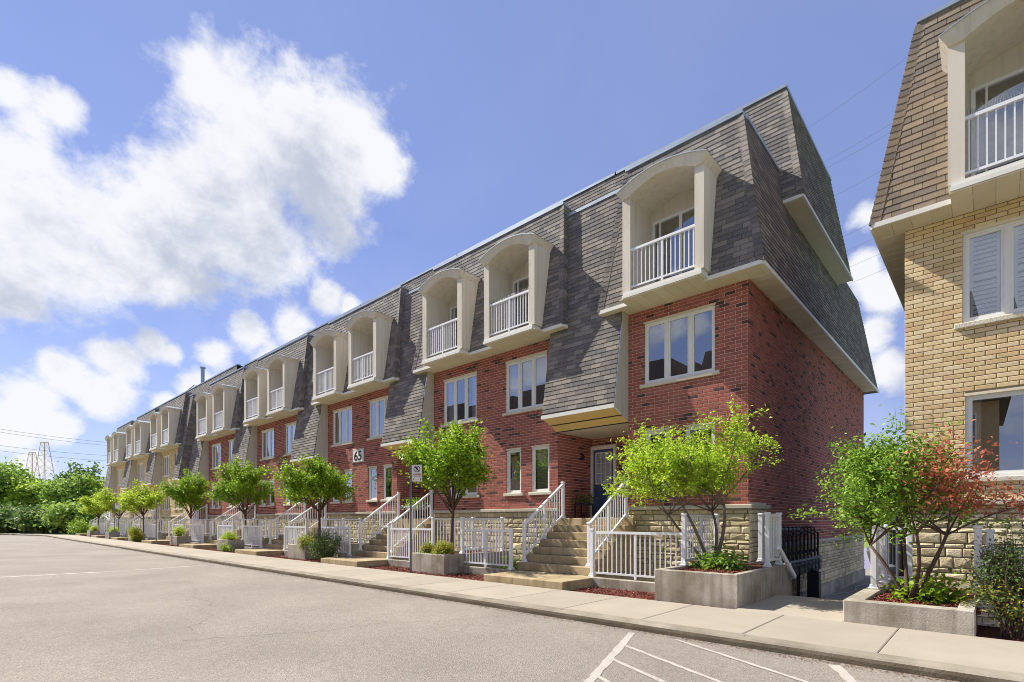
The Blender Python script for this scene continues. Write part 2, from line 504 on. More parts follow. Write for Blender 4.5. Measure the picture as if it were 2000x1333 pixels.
def solid(poly, kind, rng=None):
    """one piece: local (u, v, n) vertices and faces; poly in local uv, first point is its origin"""
    k = len(poly)
    cu = sum(p[0] for p in poly) / k; cv = sum(p[1] for p in poly) / k
    v0 = min(p[1] for p in poly); v1 = max(p[1] for p in poly)
    V, F = [], []
    if kind == 'shingle':
        h = max(v1 - v0, 1e-3)
        top = lambda p: .017 - .014 * (p[1] - v0) / max(h, .1)
        V = [(p[0], p[1], -.004) for p in poly] + [(p[0], p[1], top(p)) for p in poly]
        F = [(i, (i + 1) % k, k + (i + 1) % k, k + i) for i in range(k)] + [tuple(range(k, 2 * k))]
        return V, F
    t, ins, dn = {'brick': (.013, .006, .005), 'stone': (.034, .022, .018), 'board': (.006, .012, .006), 'slab': (.0, .014, .008), 'plank': (.012, .006, .006)}[kind]
    shr = lambda p, d: (p[0] + (d if p[0] < cu else -d), p[1] + (d if p[1] < cv else -d))
    V = [(p[0], p[1], -.02) for p in poly] + [(p[0], p[1], t - dn) for p in poly]
    if kind == 'stone' and rng:
        j = lambda a: rng.uniform(-a, a)
        V = [(p[0], p[1], -.02) for p in poly] + [(p[0], p[1], t - dn + j(.006)) for p in poly]
        V += [(*(lambda q: (q[0] + j(.012), q[1] + j(.012)))(shr(p, ins * rng.uniform(.5, 1.1))), t + j(.012)) for p in poly]
        F = [(i, (i + 1) % k, k + (i + 1) % k, k + i) for i in range(k)] + [(k + i, k + (i + 1) % k, 2 * k + (i + 1) % k, 2 * k + i) for i in range(k)]
        c = len(V); V.append((cu + j(.04), cv + j(.03), t + rng.uniform(.0, .02)))
        F += [(2 * k + i, 2 * k + (i + 1) % k, c) for i in range(k)]
        return V, F
    V += [(*shr(p, ins), t) for p in poly]
    F = [(i, (i + 1) % k, k + (i + 1) % k, k + i) for i in range(k)] + [(k + i, k + (i + 1) % k, 2 * k + (i + 1) % k, 2 * k + i) for i in range(k)] + [tuple(range(2 * k, 3 * k))]
    return V, F


SHARED = {}


class Pieces:
    def __init__(s, parent, name, rest, mat, kind, limit=300, minpx=9.0):
        s.__dict__.update(parent=parent, name=name, rest=rest, mat=mat, kind=kind, limit=limit, minpx=minpx, items=[])

    def add(s, fr, poly):
        s.items.append((fr, poly))

    def courses(s, fr, u0, u1, v0, v1, h, length, joint, holes=(), outline=None, stagger=.5, jitter=0.0, rng=None, lens=None, vjoint=None):
        rng = rng or random.Random(1)
        vj = joint if vjoint is None else vjoint
        v, row = v0, 0
        while v < v1 - .02:
            hh = rng.choice(h) if isinstance(h, (list, tuple)) else h
            t = min(v + hh, v1)
            if v1 - t < .03: t = v1
            u = u0 - (length * (stagger * (row % 2)) if not lens else rng.uniform(0, .4)) - (rng.uniform(0, length * jitter) if jitter else 0)
            while u < u1 - .005:
                ln = rng.uniform(*lens) if lens else length
                a, b = max(u, u0), min(u + ln, u1)
                u += ln
                spans = [(a, b - joint)]
                for hu0, hu1, hv0, hv1 in holes:
                    if hv0 < t - .012 and hv1 > v + .012:
                        new = []
                        for p, q in spans:
                            if q <= hu0 or p >= hu1: new.append((p, q)); continue
                            if p < hu0: new.append((p, hu0))
                            if q > hu1: new.append((hu1, q))
                        spans = new
                for p, q in spans:
                    if q - p < .012: continue
                    poly = [(p, v), (q, v), (q, t - vj), (p, t - vj)]
                    if outline:
                        poly = clip(poly, outline)
                        if len(poly) < 3 or area(poly) < .0006: continue
                    s.add(fr, poly)
            v = t; row += 1

    def finish(s):
        if not s.items: return
        big = []
        if s.limit:
            for i, (fr, poly) in enumerate(s.items):
                q = [project(fr @ Vector((p[0], p[1], .01))) for p in poly]
                if None in q: continue
                xs = [a[0] for a in q]; ys = [a[1] for a in q]
                n = Vector((fr[0][2], fr[1][2], fr[2][2])); c = fr @ Vector((poly[0][0], poly[0][1], 0))
                if n.dot(Vector((0, 0, CAM_H)) - c) <= 0: continue
                if max(xs) < 0 or min(xs) > 2000 or max(ys) < 0 or min(ys) > 1333: continue
                A = abs(sum(q[j][0] * q[(j + 1) % len(q)][1] - q[(j + 1) % len(q)][0] * q[j][1] for j in range(len(q)))) / 2
                if max(max(xs) - min(xs), max(ys) - min(ys)) >= s.minpx and A > 12: big.append((A, i))
            big.sort(reverse=True)
        own = {i for _, i in big[:s.limit]}
        V, F = [], []
        rng = random.Random(11)
        for i, (fr, poly) in enumerate(s.items):
            o = poly[0]
            loc = [(round(p[0] - o[0], 4), round(p[1] - o[1], 4)) for p in poly]
            if i in own:
                key = (s.mat, s.kind, tuple(loc)) if s.kind != 'stone' else i
                if key not in SHARED or s.kind == 'stone':
                    SHARED[key] = mesh_of(*solid(loc, s.kind, rng), s.mat)
                link(s.name, SHARED[key], s.parent, fr @ Matrix.Translation((o[0], o[1], 0)))
            else:
                vv, ff = solid(loc, s.kind, rng)
                n = len(V)
                for p in vv: V.append(tuple(fr @ Vector((p[0] + o[0], p[1] + o[1], p[2]))))
                F += [tuple(n + a for a in f) for f in ff]
        if V: link(s.rest, mesh_of(V, F, s.mat), s.parent, None, 'stuff')


def sheet(mb, fr, u0, u1, v0, v1, holes=(), outline=None, n=0.0):
    """a flat face with rectangular openings"""
    us = sorted({u0, u1, *[min(max(x, u0), u1) for h in holes for x in h[:2]]})
    vs_ = sorted({v0, v1, *[min(max(x, v0), v1) for h in holes for x in h[2:]]})
    for i in range(len(us) - 1):
        for j in range(len(vs_) - 1):
            a, b, c, d = us[i], us[i + 1], vs_[j], vs_[j + 1]
            if b - a < 1e-5 or d - c < 1e-5: continue
            m = ((a + b) / 2, (c + d) / 2)
            if any(h[0] < m[0] < h[1] and h[2] < m[1] < h[3] for h in holes): continue
            poly = [(a, c), (b, c), (b, d), (a, d)]
            if outline:
                poly = clip(poly, outline)
                if len(poly) < 3: continue
            mb.poly(*[fr @ Vector((p[0], p[1], n)) for p in poly])


def hipcaps(pieces_parent, p0, p1, e1, e2, each, mat, step=.145, w=.15):
    """ridge shingles along a hip from its foot p0 to its top p1; e1, e2 run away from the hip in its two roof faces"""
    p0, p1, e1, e2 = Vector(p0), Vector(p1), Vector(e1).normalized(), Vector(e2).normalized()
    t = (p1 - p0); ln = t.length; t.normalize()
    out = -(e1 + e2).normalized()
    n = int(ln / step); mb = MB()
    for i in range(n):
        m = MB() if each else mb
        a = p0 + t * (i * step - .03); b = p0 + t * min((i + 1) * step + .02, ln)
        sec = lambda p, l: [p + e1 * w + out * (l * .4), p + e1 * (w * .38) + out * (l + .012), p + out * (l + .03), p + e2 * (w * .38) + out * (l + .012), p + e2 * w + out * (l * .4)]
        A, B, C = sec(a, .034), sec(b, .012), sec(a, .006)
        k = len(m.V)
        m.V += [tuple(x) for x in A + B + C]
        m.F += [(k + j, k + j + 1, k + 5 + j + 1, k + 5 + j) for j in range(4)] + [(k + 10 + j, k + 11 + j, k + j + 1, k + j) for j in range(4)]
        if each: m.build('ridge_shingle', mat, pieces_parent)
    if not each and mb.V: mb.build('ridge_shingles', mat, pieces_parent, 'stuff')


# ------------------------------------------------------------------ plants
def fast_mesh(V, quads, mat_list, midx=None):
    me = bpy.data.meshes.new('m')
    nv, nf = len(V), len(quads)
    me.vertices.add(nv); me.vertices.foreach_set('co', np.asarray(V, dtype=np.float32).ravel())
    me.loops.add(nf * 4); me.loops.foreach_set('vertex_index', np.asarray(quads, dtype=np.int32).ravel())
    me.polygons.add(nf)
    me.polygons.foreach_set('loop_start', np.arange(nf, dtype=np.int32) * 4)
    me.polygons.foreach_set('loop_total', np.full(nf, 4, dtype=np.int32))
    for m in mat_list: me.materials.append(MATS[m])
    if midx is not None: me.polygons.foreach_set('material_index', np.asarray(midx, dtype=np.int32))
    me.update(calc_edges=True)
    return me


def leaf_cloud(P, size, rs, up=.6, width=.55, droop=.0):
    """one folded, pointed leaf (two quads' worth of faces as one bent rhombus) at every point of P"""
    n = len(P)
    nor = rs.normal(size=(n, 3)); nor[:, 2] = np.abs(nor[:, 2]) + up
    nor /= np.linalg.norm(nor, axis=1, keepdims=True)
    a = rs.normal(size=(n, 3)); a[:, 2] -= droop
    a -= nor * (a * nor).sum(1, keepdims=True); a /= np.linalg.norm(a, axis=1, keepdims=True)
    b = np.cross(nor, a)
    s = size * rs.uniform(.6, 1.25, size=(n, 1))
    base = P - a * s * .5; tip = P + a * s * .5 - nor * s * .10
    l = P + b * s * width * .5 + nor * s * .10 - a * s * .06; r = P - b * s * width * .5 + nor * s * .10 - a * s * .06
    V = np.empty((n, 4, 3)); V[:, 0] = base; V[:, 1] = r; V[:, 2] = tip; V[:, 3] = l
    q = np.arange(n * 4).reshape(n, 4)
    return V.reshape(-1, 3), q


def curve(p0, p1, rng, bend=.15, k=5, sag=0.0):
    p0, p1 = Vector(p0), Vector(p1)
    ln = (p1 - p0).length
    off = Vector((rng.uniform(-1, 1), rng.uniform(-1, 1), rng.uniform(-.3, .8))) * bend * ln
    return [p0.lerp(p1, t) + off * (4 * t * (1 - t)) * .5 + Vector((0, 0, -sag * t * t)) for t in [i / k for i in range(k + 1)]]


def tree(name, label, cat, base, trunk_h, cc, cr, nleaf, leaf, lmat, trunk_r, limbs=6, subs=7, seed=1, multi=0, bark='bark', group=None,
         spread=.16, second=None, up=.6, shell=.55, width=.55, cuts=None, kink=.15, low=0.0, clump=.0):
    rng = random.Random(seed); rs = np.random.RandomState(seed)
    root = thing(name, label, cat, base, group)
    base = Vector(base); cc = Vector(cc); cr = Vector(cr)
    wood = MB()
    starts = []
    if multi:
        for i in range(multi):
            a = 2 * math.pi * (i + rng.uniform(-.2, .2)) / multi
            top = Vector((base.x + (cc.x - base.x) * .6 + math.cos(a) * cr.x * .34, base.y + (cc.y - base.y) * .6 + math.sin(a) * cr.y * .34, base.z + trunk_h * rng.uniform(.85, 1.15)))
            c = curve(base + Vector((math.cos(a), math.sin(a), 0)) * trunk_r * .7, top, rng, .16)
            wood.tube(c, trunk_r * rng.uniform(.75, 1.0), 7, trunk_r * .5); starts.append((c, trunk_r * .5))
    else:
        top = Vector((base.x + rng.uniform(-.04, .04) * trunk_h, base.y + rng.uniform(-.04, .04) * trunk_h, base.z + trunk_h))
        c = curve(base - Vector((0, 0, .05)), top, rng, .03)
        wood.tube(c, trunk_r * 1.15, 8, trunk_r * .8); starts.append((c, trunk_r * .75))
    tips = []
    nl = 0
    for i in range(limbs):
        c0, r0 = starts[i % len(starts)]
        p = c0[-1] if (multi or i % 3) else c0[-1].lerp(c0[-2], rng.random())
        a = 2 * math.pi * i / limbs + rng.uniform(-.35, .35)
        e = rng.uniform(-.45, .85)
        q = cc + Vector((math.cos(a) * math.cos(e) * cr.x, math.sin(a) * math.cos(e) * cr.y, math.sin(e) * cr.z)) * (rng.uniform(.5, .8) if not clump else rng.uniform(.45, 1.08))
        lc = curve(p, q, rng, kink)
        wood.tube(lc, r0 * .7, 6, r0 * .18)
        for j in range(subs):
            t = rng.uniform(.3, 1.0)
            k = min(int(t * (len(lc) - 1)), len(lc) - 2)
            s0 = lc[k].lerp(lc[k + 1], t * (len(lc) - 1) - k)
            d = Vector((rng.gauss(0, 1), rng.gauss(0, 1), rng.gauss(0, 1))).normalized()
            f = rng.uniform(shell, 1.0) * (1.12 if rng.random() < .15 else 1.0)
            tp = cc + Vector((d.x * cr.x, d.y * cr.y, d.z * cr.z)) * f
            if clump:
                g_ = Vector((rng.gauss(0, 1), rng.gauss(0, 1), rng.gauss(0, 1))) * .23
                tp = tp.lerp(q + (q - cc) * .12 + Vector((g_.x * cr.x, g_.y * cr.y, g_.z * cr.z)), clump)
            if tp.z < cc.z - cr.z * (1 - low): tp.z = cc.z - cr.z * (1 - low) * rng.uniform(.6, 1)
            tp = s0.lerp(tp, rng.uniform(.55, .95)) if (tp - s0).length > max(cr) * .9 else tp
            sc_ = curve(s0, tp, rng, .12, 4)
            wood.tube(sc_, r0 * .22, 4, r0 * .06, cap=False)
            tips.append(sc_)
    wood.build('trunk', bark, root, smooth=True)
    P = []
    w = np.array([max((c[-1] - c[0]).length, .1) for c in tips]); w /= w.sum()
    pick = rs.choice(len(tips), nleaf, p=w)
    tt = rs.beta(2.0, 1.15, nleaf)
    arr = np.array([[tuple(p) for p in c] for c in tips])
    seg = arr.shape[1] - 1
    x = np.clip(tt * seg, 0, seg - 1e-3); k = x.astype(int); f = (x - k)[:, None]
    P = arr[pick, k] * (1 - f) + arr[pick, k + 1] * f
    P = P + rs.normal(size=P.shape) * (spread * (0.45 + tt[:, None])) * np.array([1, 1, .75])
    if cuts is not None: P = P[cuts(P)]
    if second is None:
        V, q = leaf_cloud(P, leaf, rs, up, width)
        link('crown', fast_mesh(V, q, [lmat]), root)
    else:
        mask = second[1](P, rs)
        for nm, sel, mt in (('crown', ~mask, lmat), ('faded_crown', mask, second[0])):
            keep = P[sel]
            if nm == 'faded_crown': keep = keep[rs.random(len(keep)) < second[2]]
            V, q = leaf_cloud(keep, leaf, rs, up, width)
            link(nm, fast_mesh(V, q, [mt]), root)
    return root


def bush(name, label, cc, cr, nleaf, leaf, lmat, seed=1, group=None, stems=9, cat='shrub', second=None, base_z=0.0, core=.55):
    rng = random.Random(seed); rs = np.random.RandomState(seed)
    root = thing(name, label, cat, (cc[0], cc[1], base_z), group)
    cc, cr = Vector(cc), Vector(cr)
    wood = MB(); tips = []
    for i in range(stems):
        a = rng.uniform(0, 6.28); r_ = rng.uniform(0, .3)
        b0 = Vector((cc.x + math.cos(a) * cr.x * r_, cc.y + math.sin(a) * cr.y * r_, base_z - .03))
        d = Vector((rng.gauss(0, 1), rng.gauss(0, 1), abs(rng.gauss(.2, 1)))).normalized()
        tp = cc + Vector((d.x * cr.x, d.y * cr.y, d.z * cr.z)) * rng.uniform(.7, 1.05)
        c = curve(b0, tp, rng, .12, 4); wood.tube(c, .012, 4, .004, cap=False)
        for j in range(4):
            d = Vector((rng.gauss(0, 1), rng.gauss(0, 1), rng.gauss(.25, 1))).normalized()
            tp2 = cc + Vector((d.x * cr.x, d.y * cr.y, d.z * cr.z)) * rng.uniform(core, 1.05)
            tips.append(curve(c[2], tp2, rng, .1, 4))
            wood.tube(tips[-1], .006, 3, .003, cap=False)
    wood.build('stem', 'bark', root)
    pick = rs.randint(0, len(tips), nleaf); tt = rs.beta(2.2, 1.0, nleaf)
    arr = np.array([[tuple(p) for p in c] for c in tips]); seg = arr.shape[1] - 1
    x = np.clip(tt * seg, 0, seg - 1e-3); k = x.astype(int); f = (x - k)[:, None]
    P = arr[pick, k] * (1 - f) + arr[pick, k + 1] * f + rs.normal(size=(nleaf, 3)) * leaf * 1.3
    P[:, 2] = np.maximum(P[:, 2], base_z + .02)
    if second:
        m = second[1](P, rs)
        V, q = leaf_cloud(P[~m], leaf, rs); link('foliage', fast_mesh(V, q, [lmat]), root)
        V, q = leaf_cloud(P[m], leaf, rs); link('golden_foliage', fast_mesh(V, q, [second[0]]), root, None, 'stuff')
    else:
        V, q = leaf_cloud(P, leaf, rs); link('foliage', fast_mesh(V, q, [lmat]), root)
    return root

# ------------------------------------------------------------------ houses
ZS, ZT = 7.32, 11.42             # soffit and parapet heights
OV, OVG, OVI = .57, .48, .60     # eaves overhang: front, gable, over the entrance hoods
LEAN, LEANI = .67, .48
PORCH = 1.62


def window(house, x0, x1, z0, z1, W, lites=3, fill=None, sill=True, detail=True):
    fw = .055
    y0, y1 = W + .035, W + .10
    m = MB()
    m.box(x0, x1, y0, y1, z0, z0 + fw).box(x0, x1, y0, y1, z1 - fw, z1)
    m.box(x0, x0 + fw, y0, y1, z0 + fw, z1 - fw).box(x1 - fw, x1, y0, y1, z0 + fw, z1 - fw)
    step = (x1 - x0) / lites
    for i in range(1, lites):
        m.box(x0 + i * step - .04, x0 + i * step + .04, y0 - .008, y1, z0 + fw, z1 - fw)
    sw = .045
    for i in range(lites):                                        # sashes
        a = x0 + i * step + (fw if i == 0 else .04); b = x0 + (i + 1) * step - (fw if i == lites - 1 else .04)
        c, d = z0 + fw, z1 - fw
        m.box(a, b, y0 + .012, y1 - .01, c, c + sw).box(a, b, y0 + .012, y1 - .01, d - sw, d)
        m.box(a, a + sw, y0 + .012, y1 - .01, c + sw, d - sw).box(b - sw, b, y0 + .012, y1 - .01, c + sw, d - sw)
    w = m.build('window', 'white_frame', house)
    for i in range(lites):
        a = x0 + i * step + .085; b = x0 + (i + 1) * step - .085
        mp = MB(); tw = .004 * math.sin(i * 2.1 + x0 * 3)
        mp.poly((a, y1 - .03 + tw, z0 + .09), (b, y1 - .03 - tw, z0 + .09), (b, y1 - .03 - tw, z1 - .09), (a, y1 - .03 + tw, z1 - .09)).build('pane', 'pane', w)
    # reveal of the opening
    r_ = MB()
    r_.poly((x0, W, z0), (x0, W, z1), (x0, W + .12, z1), (x0, W + .12, z0)).poly((x1, W, z0), (x1, W + .12, z0), (x1, W + .12, z1), (x1, W, z1))
    r_.poly((x0, W, z1), (x1, W, z1), (x1, W + .12, z1), (x0, W + .12, z1)).poly((x0, W, z0), (x0, W + .12, z0), (x1, W + .12, z0), (x1, W, z0))
    r_.build('reveal', house['mortar'], w)
    # the room behind
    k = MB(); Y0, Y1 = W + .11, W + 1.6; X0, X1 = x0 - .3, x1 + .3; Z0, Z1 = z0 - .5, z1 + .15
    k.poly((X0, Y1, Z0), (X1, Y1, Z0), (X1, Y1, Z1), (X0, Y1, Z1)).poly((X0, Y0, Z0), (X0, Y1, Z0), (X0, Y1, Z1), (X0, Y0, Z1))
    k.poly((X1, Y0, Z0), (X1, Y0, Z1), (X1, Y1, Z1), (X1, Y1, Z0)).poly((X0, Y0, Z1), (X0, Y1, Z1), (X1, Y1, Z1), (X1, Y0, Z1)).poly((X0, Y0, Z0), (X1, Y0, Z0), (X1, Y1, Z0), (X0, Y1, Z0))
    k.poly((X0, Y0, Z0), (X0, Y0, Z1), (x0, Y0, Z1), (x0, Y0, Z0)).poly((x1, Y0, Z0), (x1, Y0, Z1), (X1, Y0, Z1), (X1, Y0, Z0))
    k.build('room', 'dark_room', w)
    if sill:
        MB().bbox(x0 - .12, x1 + .12, W - .07, W + .05, z0 - .10, z0 - .003, .012).build('sill', 'sill_stone', w)
        MB().box(x0 - .02, x1 + .02, W - .014, W + .03, z1 - .012, z1 + .035).build('lintel_strip', 'soffit', w)
    if fill == 'blind':
        b = MB(); z = z0 + .1
        while z < z1 - .08:
            b.poly((x0 + .1, W + .16, z), (x1 - .1, W + .16, z), (x1 - .1, W + .13, z + .04), (x0 + .1, W + .13, z + .04)); z += .05
        b.build('blind', 'blind', w)
    elif fill == 'curtain':
        for a, b in ((x0 + .06, x0 + (x1 - x0) * .22), (x1 - (x1 - x0) * .22, x1 - .06)):
            c = MB(); n = 9
            for i in range(n):
                p, q = a + (b - a) * i / n, a + (b - a) * (i + 1) / n
                ya, yb = W + .17 + .025 * (i % 2), W + .17 + .025 * ((i + 1) % 2)
                c.poly((p, ya, z0 + .02), (q, yb, z0 + .02), (q, yb, z1), (p, ya, z1))
            c.build('curtain', 'curtain', w)
    elif fill == 'half':
        MB().poly((x0 + .06, W + .16, z0 + (z1 - z0) * .48), (x1 - .06, W + .16, z0 + (z1 - z0) * .48), (x1 - .06, W + .16, z1), (x0 + .06, W + .16, z1)).build('roller_blind', 'curtain', w)
    elif fill == 'shutter':
        for a, b in ((x0 + .1, x0 + step - .09), (x0 + step + .09, x0 + 2 * step - .09)):
         MB().box(a, a + .05, W + .12, W + .15, z0 + .06, z1 - .06).box(b - .05, b, W + .12, W + .15, z0 + .06, z1 - .06).box(a + .05, b - .05, W + .12, W + .15, (z0 + z1) / 2 - .05, (z0 + z1) / 2 + .05).build('shutter_frame', 'shutter', w)
         z = z0 + .12
         while z < z1 - .1:
            if abs(z - (z0 + z1) / 2) > .07:
                MB().poly((a + .05, W + .115, z - .035), (b - .05, W + .115, z - .035), (b - .05, W + .15, z + .045), (a + .05, W + .15, z + .045)).build('louver', 'shutter', w)
            z += .085
    return w


def railing_part(parent, p0, p1, zb, zt, n, each=True, mid=True, gap=.0, name='balcony_railing', post_w=.05, rail=(.07, .06)):
    """straight level railing between two plan points; returns the part"""
    a, b = Vector(p0), Vector(p1); d = b - a
    m = MB()
    m.bar((a.x, a.y, zt), (b.x, b.y, zt), *rail).bar((a.x, a.y, zb), (b.x, b.y, zb), .045, .045)
    if mid:
        c = (a + b) / 2; m.box(c.x - post_w / 2, c.x + post_w / 2, c.y - post_w / 2, c.y + post_w / 2, zb - .09, zt)
    if not each:
        for i in range(n):
            c = a + d * ((i + .5) / n); m.box(c.x - .011, c.x + .011, c.y - .011, c.y + .011, zb, zt)
    o = m.build(name, 'white_metal', parent)
    if each:
        rz = math.atan2(d.y, d.x)
        for i in range(n):
            c = a + d * ((i + .5) / n); stick('baluster', o, 'white_metal', c.x, c.y, zb + .02, zt - .02, .022, .022, rz)
    return o


def dormer(house, xc, W, detail, spikes=False):
    hw, pw = 1.09, .23; iw = hw - pw
    yd = W - .92; yb = W + .2
    z0, zsp = 7.5, 9.95
    n = 14
    intr = [(-iw + 2 * iw * i / n, zsp + .25 * (1 - (2 * i / n - 1) ** 2)) for i in range(n + 1)]
    extr = [(-1.21 + 2.42 * i / n, 10.13 + .27 * (1 - (2 * i / n - 1) ** 2)) for i in range(n + 1)]
    m = MB()
    for s in (-1, 1):                                             # piers and cheeks
        a, b = sorted((xc + s * iw, xc + s * hw))
        m.box(a, b, yd, yb + .35, z0, zsp)
    # arched head, leaning out a little at the top
    k = len(m.V)
    for (ax, az), (bx, bz) in zip(extr, intr):
        m.V += [(xc + ax, yd - .13, az), (xc + bx * (hw / iw if False else 1), yd - .045, bz)]
    for i in range(n): m.F.append((k + 2 * i, k + 2 * i + 1, k + 2 * i + 3, k + 2 * i + 2))
    for s, e in ((-1, 0), (1, n)):                                # head ends over the piers
        p = [(xc + s * iw, yd - .045, zsp), (xc + s * hw, yd - .045, zsp), (xc + s * 1.21, yd - .13, 10.13)]
        m.poly(*(p if s > 0 else p[::-1]))
        q = [(xc + s * hw, yd - .045, zsp), (xc + s * hw, yb + .35, zsp), (xc + s * 1.21, yb + .35, 10.13), (xc + s * 1.21, yd - .13, 10.13)]
        m.poly(*q)
        m.poly((xc + s * iw, yd - .045, zsp), (xc + s * hw, yd - .045, zsp), (xc + s * hw, yd, zsp), (xc + s * iw, yd, zsp))
    for i in range(n):                                            # vaulted ceiling
        (ax, az), (bx, bz) = intr[i], intr[i + 1]
        m.poly((xc + ax, yd - .045, az), (xc + ax, yb, az), (xc + bx, yb, bz), (xc + bx, yd - .045, bz))
    o = m.build('dormer', 'stucco', house)
    t = MB()                                                      # dormer roof, a thin metal sheet on the arch
    for i in range(n):
        (ax, az), (bx, bz) = extr[i], extr[i + 1]
        t.poly((xc + ax, yd - .145, az + .012), (xc + bx, yd - .145, bz + .012), (xc + bx, yb + .4, bz + .012), (xc + ax, yb + .4, az + .012))
        t.poly((xc + ax, yd - .145, az + .012), (xc + ax, yd - .145, az - .012), (xc + bx, yd - .145, bz - .012), (xc + bx, yd - .145, bz + .012))
    t.build('dormer_roof', 'coping', o)
    # back wall around the door
    dx0, dx1, dz1 = xc - .80, xc + .80, 9.72
    bw = MB()
    fr = frame((0, yb, 0), (1, 0, 0), (0, 0, 1))
    sheet(bw, fr, xc - hw, xc + hw, z0, 10.3, [(dx0, dx1, z0, dz1)])
    bw.poly((xc - iw, yd, z0), (xc + iw, yd, z0), (xc + iw, yb, z0), (xc - iw, yb, z0))
    bw.build('balcony_wall', 'stucco', o)
    d = MB(); f = .06
    d.box(dx0, dx0 + f, yb - .03, yb + .06, z0, dz1).box(dx1 - f, dx1, yb - .03, yb + .06, z0, dz1).box(dx0 + f, dx1 - f, yb - .03, yb + .06, dz1 - f, dz1).box(dx0 + f, dx1 - f, yb - .03, yb + .06, z0, z0 + .05)
    d.box(xc - .04, xc + .04, yb - .02, yb + .05, z0 + .05, dz1 - f).box(dx0 + .2, dx0 + .23, yb - .02, yb + .04, z0 + .05, dz1 - f)
    do = d.build('balcony_door', 'white_frame', house)
    for a, b in ((dx0 + f, xc - .04), (xc + .04, dx1 - f)):
        MB().poly((a, yb + .02, z0 + .05), (b, yb + .02, z0 + .05), (b, yb + .02, dz1 - f), (a, yb + .02, dz1 - f)).build('pane', 'pane', do)
    rm = MB(); rm.poly((dx0 - .2, yb + 1.5, z0), (dx1 + .2, yb + 1.5, z0), (dx1 + .2, yb + 1.5, 9.9), (dx0 - .2, yb + 1.5, 9.9))
    rm.poly((dx0 - .2, yb + .1, z0), (dx0 - .2, yb + 1.5, z0), (dx0 - .2, yb + 1.5, 9.9), (dx0 - .2, yb + .1, 9.9)).poly((dx1 + .2, yb + .1, z0), (dx1 + .2, yb + .1, 9.9), (dx1 + .2, yb + 1.5, 9.9), (dx1 + .2, yb + 1.5, z0))
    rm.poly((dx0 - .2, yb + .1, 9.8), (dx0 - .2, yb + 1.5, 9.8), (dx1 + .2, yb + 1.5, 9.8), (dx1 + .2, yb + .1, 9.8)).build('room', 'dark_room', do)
    # base: fascia in two steps
    MB().box(xc - 1.06, xc + 1.06, W - 1.0, W - .5, 7.345, 7.43).box(xc - 1.04, xc + 1.04, W - .975, W - .5, 7.43, z0).build('balcony_base', 'fascia', o)
    r_ = railing_part(house, (xc - iw, yd + .07), (xc + iw, yd + .07), 7.64, 8.6, 15, detail, True)
    if spikes:
        s_ = MB(); rr = random.Random(5); x = xc - iw + .03
        while x < xc + iw:
            for q in (-1, 0, 1):
                s_.tube([(x, yd + .07, 8.62), (x + rr.uniform(-.02, .02), yd + .07 + q * .05, 8.75)], .0025, 3, .0015, cap=False)
            x += .035
        s_.build('bird_spikes', 'galvanised', r_, 'stuff')
    return o


def door(house, x0, x1, y, z0, z1, flip=False):
    f = .09
    m = MB()
    m.box(x0, x0 + f, y - .10, y + .02, z0, z1).box(x1 - f, x1, y - .10, y + .02, z0, z1).box(x0 + f, x1 - f, y - .10, y + .02, z1 - .12, z1)
    o = m.build('door_frame', 'white_frame', house)
    a, b, c, d = x0 + f, x1 - f, z0 + .03, z1 - .12
    gx0, gx1, gz0, gz1 = a + .12, b - .12, c + 1.13, d - .12
    l = MB(); fr = frame((0, y - .05, 0), (1, 0, 0), (0, 0, 1))
    sheet(l, fr, a, b, c, d, [(gx0, gx1, gz0, gz1)])
    l.box(a + .10, (a + b) / 2 - .05, y - .062, y - .05, c + .15, c + .95).box((a + b) / 2 + .05, b - .10, y - .062, y - .05, c + .15, c + .95)
    lf = l.build('door', 'navy', house)
    w = MB(); t = .03
    w.box(gx0, gx1, y - .075, y - .045, gz0 - t, gz0).box(gx0, gx1, y - .075, y - .045, gz1, gz1 + t).box(gx0 - t, gx0, y - .075, y - .045, gz0 - t, gz1 + t).box(gx1, gx1 + t, y - .075, y - .045, gz0 - t, gz1 + t)
    for i in (1, 2):
        x = gx0 + (gx1 - gx0) * i / 3; z = gz0 + (gz1 - gz0) * i / 3
        w.box(x - .009, x + .009, y - .07, y - .05, gz0, gz1).box(gx0, gx1, y - .068, y - .052, z - .009, z + .009)
    w.build('glazing_bars', 'white_frame', lf)
    for i in range(3):
        for j in range(3):
            ax, bx = gx0 + (gx1 - gx0) * i / 3 + .009, gx0 + (gx1 - gx0) * (i + 1) / 3 - .009
            az, bz = gz0 + (gz1 - gz0) * j / 3 + .009, gz0 + (gz1 - gz0) * (j + 1) / 3 - .009
            MB().poly((ax, y - .055, az), (bx, y - .055, az), (bx, y - .055, bz), (ax, y - .055, bz)).build('pane', 'pane_door', lf)
    MB().poly((gx0 - .05, y + .03, gz0 - .05), (gx1 + .05, y + .03, gz0 - .05), (gx1 + .05, y + .03, gz1 + .05), (gx0 - .05, y + .03, gz1 + .05)).build('door_curtain', 'curtain', lf)
    hx = a + .06 if not flip else b - .06
    MB().tube([(hx, y - .05, c + 1.0), (hx, y - .11, c + 1.0)], .028, 8).build('knob', 'galvanised', lf)
    MB().tube([(hx, y - .05, c + 1.14), (hx, y - .075, c + 1.14)], .028, 8).build('lock', 'galvanised', lf)


